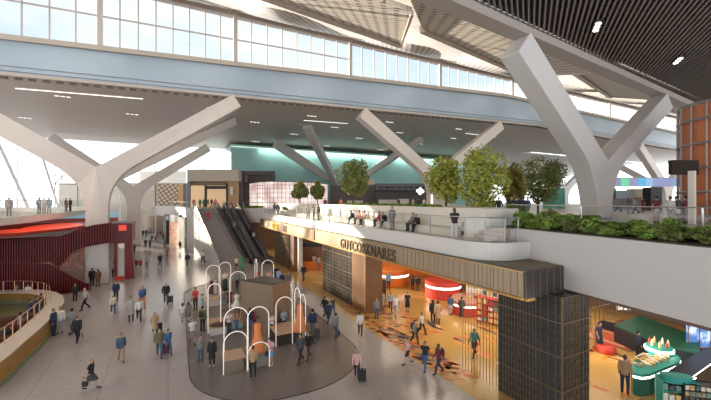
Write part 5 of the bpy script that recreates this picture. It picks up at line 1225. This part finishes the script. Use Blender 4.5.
# name order: px, py(feet), height px, pose, facing, top, colour, bottom, colour, hair, colour, label, options
R_ = [
 (91,389.5,31,'walk_bag',60,'tee','black','skirt','dgrey','short','blond','woman in black top and dark skirt striding alone, lowest on the left floor',dict(bags=[('bag','black','large round black bag carried by the lone woman in a dark skirt')])),
 (121,361.5,28,'walk',5,'jacket','denim','jeans','khaki','short','brown','man in blue denim jacket and khaki trousers walking alone toward the viewer',{}),
 (155,334,21,'walk_bag',10,'coat','tan','jeans','dgrey','long','brown','woman in tan coat with long brown hair pulling a black suitcase',dict(bags=[('suitcase','black','black suitcase pulled by the woman in the tan coat',-1)])),
 (159.5,357,29,'walk_bag',0,'jacket','olive','jeans','denim','short','black','person in dark olive top and jeans beside the one in bright blue',dict(bags=[('suitcase','maroon','small maroon case beside the person in dark olive top',-1)])),
 (168,355,26,'walk',20,'jacket','blue','jeans','denim','short','black','person in bright blue jacket and jeans walking in the left pair',{}),
 (200.5,361.5,26,'phone',0,'jacket','grey','jeans','denim','short','black','man in grey jacket and jeans reading a paper on the island edge',{}),
 (212,366,28,'stand',-10,'coat','black','jeans','black','long','black','woman in long black coat with white shoes beside the man in grey jacket',dict(shoe='white')),
 (192.5,344,26,'walk_bag',10,'tee','white','skirt','grey','long','brown','woman in white top and blue-grey skirt with a grey bag',dict(bags=[('bag','grey','grey shoulder bag of the woman in the white top')])),
 (202.5,331,25,'stand',150,'jacket','olive','trousers','black','short','black','man in olive jacket with black backpack standing near the stand with white front',dict(bags=[('backpack','black','black backpack worn by the man in the olive jacket')])),
 (182.5,323,19,'walk',170,'tee','white','skirt','lgrey','long','black','girl in white top and pale skirt walking beside the woman in grey',{}),
 (188.5,322,20,'walk',175,'dress','grey','skirt','grey','long','black','woman in plain grey dress with long black hair beside the girl',{}),
 (195.5,309.5,22,'phone',-30,'shirt','red','trousers','dgrey','short','brown','man in red shirt with mustard bag at the island rim',dict(bags=[('bag','khaki','mustard bag of the man in the red shirt')])),
 (202,312,15,'stand',100,'shirt','lblue','jeans','lblue','short','brown','child in pale blue standing behind the man in olive jacket',{}),
 (166,304.2,23,'walk_bag',0,'jacket','black','trousers','dgrey','short','greyh','grey-haired businessman in black suit, white shirt, wheeling a case',dict(bags=[('suitcase','dgrey','dark grey case wheeled by the grey-haired businessman',-1)])),
 (142.5,308,25,'walk',10,'jacket','blue','trousers','orange','short','brown','man in blue jacket and orange-tan trousers',{}),
 (139,321,23,'walk',0,'shirt','white','trousers','black','short','brown','person in cream top and black trousers beside the pale grey coat',{}),
 (131,321,25,'reach',10,'coat','lgrey','jeans','brown','short','black','person in long pale grey coat holding one arm out',{}),
 (116,301,20,'walk',0,'jacket','navy','trousers','navy','short','black','man in dark navy suit behind the woman in cream top',{}),
 (113,314.5,20,'walk',5,'shirt','cream','jeans','denim','long','blond','woman in cream top and jeans in front of the navy suit',dict(shoe='white')),
 (75,301.5,18,'stand',20,'jacket','black','trousers','black','short','brown','man in black jacket and white shirt by the red pavilion end',{}),
 (85.5,310,22,'walk',-70,'shirt','lgrey','trousers','black','short','greyh','man in light grey shirt striding toward the ring bar',{}),
 (92,285.8,18,'stand',170,'jacket','black','trousers','black','short','black','man in black at the foot of the white forked column',{}),
 (98,286.5,17.5,'stand',-150,'coat','brown','trousers','brown','long','brown','woman in brown coat next to the man in black at the column foot',{}),
 (53.5,335.5,27,'stand',60,'jacket','navy','trousers','navy','short','brown','person in dark navy leaning at the ring bar end',{}),
 (60,333.5,27,'stand',-10,'shirt','white','trousers','lgrey','short','brown','man in white shirt with violet lanyard by the ring bar end',{}),
 (71.5,334.5,26,'walk',150,'coat','grey','trousers','dgrey','short','black','man in long grey coat beside the woman carrying a round bag',{}),
 (77,343,27,'walk_bag',160,'jacket','black','trousers','black','bun','brown','woman in black jacket carrying a round grey bag near the ring bar',dict(bags=[('bag','grey','round grey bag carried by the woman in black jacket')])),
 (134,254,12,'stand',30,'jacket','blue','jeans','denim','short','black','person in blue jacket just right of the red portal',{}),
 (145.5,247.8,9,'stand',0,'jacket','dgrey','trousers','black','short','black','dark clad person standing left in a far pair on the bright floor',{}),
 (150,247.8,9,'stand',0,'jacket','olive','trousers','black','short','black','olive clad person standing right in a far pair on the bright floor',{}),
 (136.5,268.8,10,'stand',0,'shirt','maroon','skirt','maroon','short','black','child in maroon, left one of two children in red',dict(kid=1)),
 (140.5,268.8,10,'stand',0,'shirt','red','skirt','maroon','short','brown','child in red beside the child in maroon',dict(kid=1)),
 (147,269,14,'walk',0,'shirt','lgrey','trousers','grey','short','brown','person in light grey next to the two children in red',{}),
 (160,267.5,14.5,'walk',10,'jacket','navy','trousers','navy','short','black','man in navy walking right of the two children in red',{}),
 (167,258.5,9.5,'stand',0,'dress','brown','skirt','brown','long','brown','woman in brown dress standing behind the man in navy',{}),
 (164.5,250.5,10,'walk',-20,'coat','grey','trousers','grey','short','brown','person in grey coat in the middle of the far floor',{}),
 (180,250.5,9.5,'walk',10,'jacket','dgrey','trousers','dgrey','short','black','dark clad person walking in front of the corner shop',{}),
 (187.5,266.5,14.5,'walk',-10,'jacket','navy','trousers','grey','short','black','man in navy jacket walking under the white wall',{}),
 (203,263,13,'walk',20,'tee','white','trousers','black','short','black','person in white top and black trousers left of the stairs foot',{}),
 (143,236.6,7,'stand',0,'jacket','black','trousers','black','short','black','dark figure leftmost of the distant crowd',{}),
 (146.3,236.8,8,'stand',0,'jacket','navy','trousers','black','short','black','navy figure second in the distant crowd',{}),
 (150,235.2,7,'walk',60,'jacket','grey','trousers','dgrey','short','black','grey figure deepest in the distant crowd by the entrance',{}),
 (152,242.2,8,'walk',-60,'jacket','dgrey','trousers','black','short','black','charcoal figure stepping left in the distant crowd',{}),
 (155.5,243,8,'walk',70,'jacket','maroon','trousers','black','short','brown','maroon topped figure stepping right in the distant crowd',{}),
 (157.5,238.5,7,'walk',0,'coat','brown','trousers','brown','long','brown','brown coated figure in the distant crowd',{}),
 (160.5,237.2,7,'walk',40,'jacket','black','trousers','dgrey','short','black','black jacketed figure near the entrance post',{}),
 (163.2,239.8,8,'walk',0,'jacket','red','trousers','dgrey','short','black','red jacketed figure brightest in the distant crowd',{}),
 (166.3,242.6,8,'walk',-40,'jacket','lgrey','trousers','grey','short','brown','pale grey figure in the distant crowd',{}),
 (170.6,242.4,7,'walk',20,'tee','green','trousers','khaki','short','black','green topped figure before the corner shop sign',{}),
 (174.6,243.4,8,'walk',-30,'jacket','black','trousers','black','short','black','black figure right in front of the corner shop door',{}),
 (236.5,270.5,14,'walk',10,'tee','cream','skirt','bbrown','bun','blond','woman in cream top and brown skirt at the foot of the stairs',{}),
 (242.3,270,16,'walk',-10,'dress','green','longskirt','green','long','brown','woman in long bright green dress at the foot of the escalators',{}),
 (237,289.5,19,'walk',170,'shirt','grey','trousers','black','short','black','man in grey top and black trousers behind the white dress mannequin',{}),
 (256.6,283,10,'stand',0,'jacket','red','trousers','dgrey','short','brown','person in red mostly hidden behind the bronze block',{}),
 (269,288.0,18,'stand',20,'tee','pink','longskirt','pink','short','black','woman in pale pink skirt behind the bronze block',{}),
 (275.3,283,18,'stand',0,'jacket','black','trousers','black','short','black','person in black beside the furthest grid-clad pier',{}),
 (278.6,286.5,18,'stand',150,'shirt','lblue','trousers','navy','short','black','person in light blue shirt in the group behind the bronze block',{}),
 (282,290,18,'stand',-30,'jacket','navy','trousers','navy','short','black','person in navy in the group behind the bronze block',{}),
 (288.5,289,17,'stand',0,'shirt','grey','trousers','grey','short','black','person in plain grey in the group behind the bronze block',{}),
 (286.8,295.5,17,'stand',-20,'shirt','sky','trousers','lblue','short','brown','person in sky blue nearest in the group behind the bronze block',{}),
 (272,335.5,22,'phone',40,'tee','white','trousers','black','short','black','woman in white top and black trousers before the black-fronted stand',{}),
 (283.5,331.0,22,'phone',20,'shirt','lblue','jeans','navy','short','brown','man in light blue shirt raising a phone by the black mirror stand',{}),
 (312.5,336,27,'walk_bag',170,'jacket','navy','jeans','grey','short','black','man in navy jacket leading a dark suitcase right of the arches',dict(bags=[('suitcase','dgrey','dark suitcase wheeled by the man in navy jacket',1)])),
 (324.5,316.5,20,'walk',150,'jacket','black','trousers','black','short','black','man in black left of the trio beside the long pier',{}),
 (328,323.5,22,'walk',160,'jacket','navy','trousers','navy','short','black','man in dark navy at the front of the trio beside the long pier',{}),
 (333,316,18,'walk',-160,'tee','dgrey','jeans','blue','short','blond','blond woman in dark top of the trio beside the long pier',{}),
 (335.8,338,25,'walk_bag',150,'shirt','grey','jeans','denim','short','black','woman in grey top and jeans with a black bag left of the gold floor',dict(bags=[('bag','black','black bag of the woman in grey top and jeans')])),
 (253,376.8,31,'stand',175,'shirt','tan','trousers','black','short','bbrown','man in loose beige shirt seen from behind at the lowest arch',{}),
 (270.5,365.5,28,'phone',-20,'tee','pink','skirt','sky','curly','black','curly-haired woman in pink top and blue skirt',dict(shoe='cream',bags=[('bag','black','black bag of the curly-haired woman')])),
 (301,362.5,29,'walk',-40,'jacket','dgrey','trousers','black','short','black','man in dark suit walking in front of his suited companion',{}),
 (309,358.8,27,'walk',-35,'jacket','black','trousers','dgrey','short','brown','suited man walking just behind another in a dark suit',{}),
 (229,333.5,21,'phone',10,'tee','white','trousers','dgrey','short','brown','man in white shirt standing inside the arches',{}),
 (236,334,17,'stand',0,'dress','blue','skirt','blue','short','brown','child in blue beside the man in white shirt',dict(kid=1)),
 (250,331,23,'stand',170,'jacket','navy','jeans','blue','short','black','man in navy and jeans behind the orange gown',{}),
 (254.3,330,22,'stand',0,'tee','red','skirt','maroon','long','brown','woman in red top behind the orange gown',{}),
 (222.5,311,21,'stand',30,'shirt','grey','trousers','lgrey','short','black','person in grey standing left of the white dress mannequin',{}),
 (229.5,309,20,'stand',0,'tee','maroon','skirt','dgrey','short','black','woman in maroon top behind the white dress mannequin',{}),
 (356.8,378.6,29,'walk_bag',178,'shirt','pink','trousers','black','short','greyh','man in pale pink shirt towing a black suitcase, lowest on the grey floor',dict(bags=[('suitcase','black','black suitcase towed by the man in the pink shirt',1)])),
 (360.3,335.8,24,'walk',180,'shirt','white','trousers','bbrown','short','bbrown','man in white shirt and brown trousers at the gold floor edge',{}),
 (376.6,318.5,21,'stand',20,'jacket','grey','jeans','denim','short','brown','woman in grey jacket and jeans next to the black display tower',{}),
 (382,310,19,'stand',0,'coat','lgrey','trousers','grey','short','black','person in pale coat at the dark shelf rack',{}),
 (390.5,310.5,18,'walk',0,'shirt','lblue','trousers','black','short','black','man in checked pale blue shirt and black trousers on the gold floor',{}),
 (396,316,21,'walk',-20,'tee','white','jeans','lblue','short','black','woman in white top and pale jeans with a dark backpack on the gold floor',dict(bags=[('backpack','dgrey','dark backpack of the woman in pale jeans')])),
 (407.5,312,20,'stand',0,'dress','black','skirt','black','short','black','woman in short black dress standing alone on the gold floor',{}),
 (421.5,334.5,22,'walk_bag',60,'shirt','white','trousers','black','short','black','woman in white blouse and black trousers on the gold floor',dict(bags=[('bag','black','black bag of the woman in white blouse')])),
 (414.5,343.5,17,'walk',40,'shirt','grey','trousers','black','long','black','girl in grey with a black backpack behind the woman in shorts',dict(bags=[('backpack','black','black backpack of the girl in grey')])),
 (408,364.5,27,'walk',-70,'tee','pink','shorts','black','bun','brown','woman in pink top and black shorts striding at the floor edge',{}),
 (425,370,29,'walk',-20,'tee','black','jeans','blue','bun','brown','woman in black top and blue jeans between two walkers',dict(bags=[('bag','dgrey','dark bag of the woman in black top and blue jeans')])),
 (439,374,30,'walk',-60,'shirt','maroon','jeans','navy','short','black','man in plum shirt with dark backpack, lowest on the gold floor',dict(skin=1,bags=[('backpack','navy','navy backpack worn by the man in plum shirt')])),
 (474.5,356.5,28,'walk',-30,'shirt','teal','trousers','black','short','black','man in teal shirt with grey backpack walking alone on the gold floor',dict(skin=2,bags=[('backpack','grey','grey backpack worn by the man in teal shirt')])),
 (433,323,23,'walk',180,'jacket','black','trousers','black','long','black','woman in black beside the one in tan coat by the red counters',{}),
 (438,324,23,'walk',178,'coat','tan','trousers','bbrown','short','black','woman in long tan coat by the red counters',{}),
 (450.5,315,20,'stand',160,'shirt','denim','skirt','lgrey','short','black','woman in denim blue top at the low red counter',{}),
 (461.5,317,20,'stand',170,'jacket','dgrey','trousers','navy','short','black','man in dark jacket at the low red counter',{}),
 (388.3,290,18,'stand',0,'shirt','sky','trousers','navy','short','bbrown','man in pale blue shirt in front of the orange counter',{}),
 (412.5,290,15,'stand',160,'jacket','dgrey','trousers','black','short','black','man in charcoal, left of two beyond the gold floor',{}),
 (418,291,15,'stand',-160,'jacket','black','trousers','dgrey','short','black','man in black, right of two beyond the gold floor',{}),
 (303.5,281,20,'walk',-30,'jacket','black','trousers','bbrown','short','black','person in black walking through the arcade beside the long pier',{}),
 (314,268.5,15,'stand',150,'tee','white','trousers','black','short','black','person in white shirt at the orange kiosk',{}),
 (318.8,270,16,'stand',180,'shirt','lgrey','trousers','grey','short','brown','person in light grey shirt at the orange kiosk',{}),
 (625,393,38,'stand',170,'shirt','tan','trousers','navy','short','bbrown','man in sand shirt and dark trousers at the green counter corner',{}),
 (638,357,26,'stand',120,'jacket','navy','trousers','black','short','black','man in navy behind the green counter',{}),
 (599.5,350,28,'stand',60,'dress','navy','skirt','navy','short','black','woman in navy dress near the red pouffe',{}),
 (594.5,348,26,'stand',90,'tee','tan','trousers','tan','short','blond','blond person in tan partly behind the near pier',{}),
]
for t in R_:
    px, py, hp, kind, phi, top, tc_, bot, bc, hair, hc, lab, o = t
    o = dict(o); kid = o.pop('kid', 0)
    z = F*CH/(py-200.0)
    person(px, py, (-(hp*z/F/1.75) if kid else hp), kind, phi, top, tc_, bot, bc, hair, hc, lab, h=0.0, **o)
# people on the terrace (floor 7.28)
T = 7.28
def seat(px, zoff, kind, top, tc_, bc, hc, lab, skin=0, hair='short'):
    # bench line X = 15.42, facing the concourse
    r = ratio(px); X = 15.35; z = X/(S_ + r*C_); loc = Vector((X, z*(C_ - r*S_), T))
    o = link('person', body(kind)); o.location = loc + Vector((0, 0, 0.045)); o.rotation_euler = (0, 0, PI/2 + zoff); tag(o, lab, 'person', kind='thing'); slot(o, (SKIN, SKIN2, SKIN3)[skin])
    for n, me, c in (('shoes', cloth(kind, 'shoes'), 'black'), ('trousers', cloth(kind, 'trousers'), bc), (top, cloth(kind, top), tc_), ('hair', hairmesh(kind, hair), hc)): q = link(n, me, o); slot(q, cm(c))
for a in ((353.5, .1, 'sitlean', 'jacket', 'black', 'dgrey', 'black', 'person in black leaning forward, furthest sitter on the terrace bench'),
          (359.5, -.1, 'sit', 'shirt', 'coral', 'dgrey', 'brown', 'person in coral top seated in the far group of three'),
          (364.8, .1, 'sit', 'shirt', 'pink', 'black', 'bbrown', 'person in pink top seated nearest in the far group of three'),
          (379.5, -.2, 'sit', 'shirt', 'red', 'dgrey', 'brown', 'person in red top seated in the middle bench group'),
          (385.5, .25, 'sitlean', 'jacket', 'black', 'black', 'black', 'person in black with stretched legs in the middle bench group'),
          (413, -.15, 'sit', 'shirt', 'grey', 'dgrey', 'bbrown', 'person in grey top, left of the nearest bench pair'),
          (418.5, .1, 'sitlean', 'jacket', 'black', 'black', 'black', 'person in black jacket, right of the nearest bench pair')): seat(*a[:8])
def tper(px, X, kind, phi, top, tc_, bot, bc, hair, hc, lab, s=1.0, h=T, shoe='black'):
    r = ratio(px); z = X/(S_ + r*C_); return person(px, 0, -s, kind, phi, top, tc_, bot, bc, hair, hc, lab, h=h, zfix=z, shoe=shoe)
tper(392, 14.85, 'stand', -30, 'coat', 'grey', 'trousers', 'grey', 'short', 'brown', 'person in grey coat standing beside the middle bench group')
tper(454.5, 14.0, 'phone', 190, 'tee', 'black', 'trousers', 'white', 'long', 'brown', 'woman in black top and white trousers leaning on the terrace rail', 1.02)
tper(463, 14.15, 'stand', 20, 'tee', 'lgrey', 'shorts', 'dgrey', 'short', 'black', 'small child standing by the woman in white trousers on the terrace', .58)
tper(274.5, 13.95, 'phone', 150, 'tee', 'dgrey', 'jeans', 'lblue', 'short', 'black', 'person in dark top and pale jeans at the far terrace rail')
tper(278, 14.1, 'stand', 20, 'jacket', 'black', 'trousers', 'black', 'short', 'black', 'person in black at the far terrace rail')
tper(308, 14.1, 'walk', 10, 'tee', 'white', 'trousers', 'lgrey', 'short', 'black', 'person in white near the middle of the terrace rail')
tper(313.5, 14.6, 'stand', 60, 'shirt', 'grey', 'trousers', 'dgrey', 'short', 'black', 'person in grey, middle one of three on the far terrace')
tper(318.5, 14.3, 'stand', -60, 'jacket', 'dgrey', 'trousers', 'grey', 'short', 'black', 'person in charcoal, right one of three on the far terrace')
# people on the deck (8.0)
def dper(px, z, kind, phi, top, tc_, bot, bc, hair, hc, lab, s=1.0, skin=0):
    return person(px, 0, -s, kind, phi, top, tc_, bot, bc, hair, hc, lab, h=8.0, zfix=z, skin=skin)
for a in ((656.5, 23.5, 'stand', -150, 'tee', 'maroon', 'skirt', 'lgrey', 'bun', 'black', 'woman in maroon top standing left of the deck trio'),
          (670.5, 23.0, 'stand', 150, 'shirt', 'white', 'trousers', 'lgrey', 'short', 'bbrown', 'man in white shirt seen from behind on the deck'),
          (676.5, 25.5, 'stand', 0, 'jacket', 'dgrey', 'skirt', 'white', 'curly', 'black', 'woman with dark curly hair between the white and maroon shirts'),
          (685.5, 23.0, 'crossed', -90, 'shirt', 'maroon', 'jeans', 'grey', 'short', 'black', 'man in maroon shirt with folded arms near the orange tower'),
          (628, 40, 'stand', 90, 'tee', 'dgrey', 'trousers', 'grey', 'short', 'black', 'person in charcoal tee before the grey blue kiosk'),
          (643, 44, 'stand', -40, 'tee', 'maroon', 'trousers', 'bbrown', 'short', 'black', 'person in maroon tee before the tan kiosk'),
          (618, 44, 'walk', 60, 'jacket', 'grey', 'trousers', 'dgrey', 'short', 'brown', 'person in grey jacket walking past the big column'),
          (636, 38, 'walk', -70, 'tee', 'lblue', 'jeans', 'blue', 'short', 'brown', 'person in light blue tee walking before the kiosks'),
          (511.5, 26.5, 'stand', 160, 'jacket', 'black', 'trousers', 'black', 'short', 'blond', 'blond person in black behind the tall rusty shrub'),
          (517.5, 28, 'stand', 30, 'jacket', 'dgrey', 'trousers', 'dgrey', 'short', 'black', 'person in charcoal under the small autumn tree'),
          (523.5, 27, 'stand', 180, 'jacket', 'navy', 'trousers', 'navy', 'short', 'brown', 'person in navy jacket seen from behind under the small autumn tree'),
          (527.5, 28.5, 'stand', -40, 'jacket', 'blue', 'trousers', 'black', 'short', 'greyh', 'grey-haired person in blue near the olive tree'),
          (489, 33, 'stand', 0, 'tee', 'white', 'trousers', 'navy', 'short', 'black', 'person in white tee under the brightest tree'),
          (493.5, 34, 'walk', 30, 'tee', 'maroon', 'trousers', 'black', 'short', 'black', 'person in maroon tee under the brightest tree'),
          (499, 33, 'walk', -30, 'jacket', 'dgrey', 'trousers', 'black', 'short', 'brown', 'person in dark jacket right of the brightest tree'),
          (474, 35, 'walk', 50, 'tee', 'pink', 'trousers', 'dgrey', 'short', 'black', 'person in pink tee left under the brightest tree'),
          (480, 36, 'walk', 50, 'tee', 'grey', 'trousers', 'dgrey', 'short', 'black', 'person in grey tee left under the brightest tree'),
          (398.5, 40, 'walk', 60, 'tee', 'navy', 'trousers', 'navy', 'short', 'black', 'person in navy walking past the white low counters'),
          (413, 55, 'stand', 0, 'tee', 'lgrey', 'trousers', 'dgrey', 'short', 'black', 'person in light grey under the globe lamps, left one'),
          (418, 56, 'stand', 40, 'jacket', 'dgrey', 'trousers', 'dgrey', 'short', 'brown', 'person in dark jacket under the globe lamps, middle one'),
          (424, 55, 'stand', -40, 'tee', 'white', 'trousers', 'grey', 'short', 'black', 'person in white tee under the globe lamps, right one'),
          (341, 54, 'stand', 0, 'tee', 'coral', 'trousers', 'dgrey', 'short', 'brown', 'person in coral top behind the thin-trunked tree'),
          (325, 50, 'stand', -30, 'jacket', 'maroon', 'trousers', 'dgrey', 'short', 'brown', 'person in maroon jacket right of the small slim trees'),
          (193.8, 71.5, 'stand', 0, 'coat', 'red', 'skirt', 'red', 'short', 'brown', 'person all in red at the left of the upper shop front'),
          (200, 72, 'stand', 20, 'jacket', 'green', 'trousers', 'dgrey', 'short', 'black', 'person in green jacket at the upper shop front'),
          (203.8, 71.2, 'stand', -20, 'shirt', 'teal', 'trousers', 'dgrey', 'short', 'black', 'person in teal shirt at the upper shop front'),
          (208, 71.6, 'walk', 40, 'jacket', 'olive', 'trousers', 'khaki', 'short', 'black', 'person in olive jacket at the upper shop front'),
          (211.6, 71.2, 'walk', -40, 'jacket', 'maroon', 'trousers', 'dgrey', 'short', 'black', 'person in maroon jacket at the upper shop front'),
          (215.4, 71.8, 'stand', 0, 'shirt', 'coral', 'trousers', 'maroon', 'short', 'brown', 'person in coral shirt at the upper shop front'),
          (39, 38, 'stand', 40, 'jacket', 'dgrey', 'trousers', 'black', 'short', 'black', 'dark clad person leftmost behind the left gallery glass'),
          (44, 40, 'stand', -20, 'coat', 'tan', 'trousers', 'brown', 'short', 'brown', 'tan coated person behind the left gallery glass'),
          (49, 39.5, 'stand', 180, 'jacket', 'dgrey', 'trousers', 'grey', 'short', 'black', 'charcoal jacketed person next to the tan coat on the left gallery'),
          (66, 45.5, 'stand', 60, 'coat', 'brown', 'trousers', 'dgrey', 'long', 'brown', 'brown coated person in the right pair on the left gallery'),
          (70.3, 46.5, 'stand', -60, 'jacket', 'black', 'trousers', 'black', 'short', 'black', 'black clad person in the right pair on the left gallery'),
          (9, 33, 'stand', 0, 'jacket', 'lgrey', 'trousers', 'grey', 'short', 'brown', 'pale grey person far left on the left gallery')):
    dper(*a)
# people on stairs and escalators: position along the slope
def slope(base, t, side, kind, phi, top, tc_, bot, bc, hair, hc, lab, stair=False):
    y = RUN*t; q = Vector((base[0], base[1])) + ed*y + Vector((ed.y, -ed.x))*side
    z = RISE*(math.floor(t*44)+1)/44 if stair else RISE*t + 0.07
    o = link('person', body(kind)); o.location = (q.x, q.y, z + 0.012); o.rotation_euler = (0, 0, erz + (PI if phi else 0)); tag(o, lab, 'person', kind='thing'); slot(o, SKIN)
    for n, me, c in (('shoes', cloth(kind, 'shoes'), 'black'), (bot, cloth(kind, bot), bc), (top, cloth(kind, top), tc_), ('hair', hairmesh(kind, hair), hc)): w2_ = link(n, me, o); slot(w2_, cm(c))
slope((8.0, 55.3), .74, -.3, 'stand', 1, 'coat', 'red', 'skirt', 'red', 'short', 'brown', 'person in red coming down the grey staircase', True)
slope((10.9, 54.9), .93, .1, 'stand', 1, 'jacket', 'lgrey', 'trousers', 'dgrey', 'short', 'black', 'person in light grey at the top of the escalator')
slope((10.9, 54.9), .52, .1, 'stand', 1, 'jacket', 'grey', 'trousers', 'dgrey', 'short', 'black', 'person in grey halfway down the escalator next to the stairs')
slope((13.1, 54.6), .32, 0, 'stand', 1, 'shirt', 'lgrey', 'trousers', 'dgrey', 'short', 'black', 'person in pale shirt low on the escalator near the pier')
slope((13.1, 54.6), .45, 0, 'stand', 1, 'jacket', 'dgrey', 'trousers', 'black', 'short', 'black', 'person in charcoal above the pale shirt on the escalator')
# ---- seated guests inside the ring bar ----
for i, (px, py, c, lab) in enumerate(((30, 322, 'navy', 'guest in navy'), (36, 318, 'dgrey', 'guest in charcoal'), (41, 314.5, 'brown', 'guest in brown'), (20, 338, 'grey', 'guest in grey'), (13, 346, 'maroon', 'guest in maroon'), (5, 352, 'black', 'guest in black'))):
    person(px, py, 0 - 1.0, 'phone', 70 + 15*i, 'jacket', c, 'trousers', 'dgrey', 'short', 'black', lab + ' standing inside the ring bar', h=0.05)
person(17, 301, -1.0, 'stand', 60, 'jacket', 'lgrey', 'trousers', 'grey', 'long', 'black', 'dark-haired person in light grey beyond the ring bar', h=0)
person(28, 303, -1.0, 'stand', -30, 'tee', 'white', 'trousers', 'khaki', 'short', 'black', 'person in white tee and khaki beyond the ring bar', h=0)
person(114, 278, 17*F*CH/78/F/1.75*-1, 'stand', 0, 'tee', 'white', 'trousers', 'black', 'short', 'black', 'person in white standing under the red portal', h=0)
# ---- mannequins on the display stands ----
def mannequin(px, py, H, gown, col, skc, lab, base_h, hair='bun'):
    p = gp(px, py, base_h); e = empty('mannequin', (p.x, p.y, base_h+.004), facing(p, 10), label=lab, cat='mannequin', kind='thing'); s = H/1.75; e.scale = (s, s, s)
    b = link('body', body('stand'), e); slot(b, skc); hh = link('hair', hairmesh('stand', hair), e); slot(hh, cm('black'))
    mb = MB()
    if gown == 'gown': mb.lathe([(.34, .0), (.33, .1), (.27, .5), (.20, .85), (.16, 1.05), (.18, 1.25), (.17, 1.40), (.08, 1.45)], 24, sy=.85)
    elif gown == 'flare': mb.lathe([(.36, .72), (.34, .78), (.20, 1.0), (.145, 1.08), (.18, 1.28), (.20, 1.40), (.08, 1.46)], 24, sy=.85)
    else: mb.lathe([(.22, .04), (.20, .5), (.19, .9), (.15, 1.08), (.14, 1.1)], 24, sy=.85)
    mb.build('gown' if gown == 'gown' else ('dress' if gown == 'flare' else 'skirt'), col, e, smooth=True)
    if gown == 'skirt': t = link('blouse', cloth('stand', 'tee'), e); slot(t, cm('cream'))
ORF = mat('gown_orange', (0.85, 0.28, 0.09), 0.5, noise=0.2, nscale=3); WHF = mat('gown_white', (0.72, 0.70, 0.60), 0.6)
mannequin(257.5, 352, 2.05, 'gown', ORF, SKIN2, 'mannequin in a bright orange gown under the tallest near arch', .785)
mannequin(300, 331, 2.2, 'gown', ORF, SKIN2, 'mannequin in a flowing orange gown at the edge-on arches', .725)
mannequin(237, 318, 2.2, 'flare', WHF, SKIN2, 'mannequin in a short flared white dress before the bronze block', .455, 'bun')
mannequin(225, 291, 2.0, 'skirt', mat('skirt_black', (0.03,0.05,0.05), 0.6), SKIN, 'mannequin in cream top and long black skirt', .56)
mannequin(211.5, 293.5, 1.5, 'gown', mat('gown_brown', (0.12,0.05,0.045), 0.6), SKIN, 'small dark brown dressed mannequin on the left rim stand', .56)
mannequin(215, 293, 1.5, 'gown', mat('gown_pale', (0.6,0.5,0.48), 0.6), SKIN, 'small pale dressed mannequin on the left rim stand', .56)
tag(MB().lathe([(.05,0),(.5,.05),(.35,.16),(.05,.2)], 20, tuple(gp(219, 325, .5)), sx=1.3).build('leaf_sculpture', mat('sculpt', (0.10,0.05,0.03),0.5), smooth=True), 'small dark curled sculpture on the low stand with white front', 'sculpture', kind='thing')
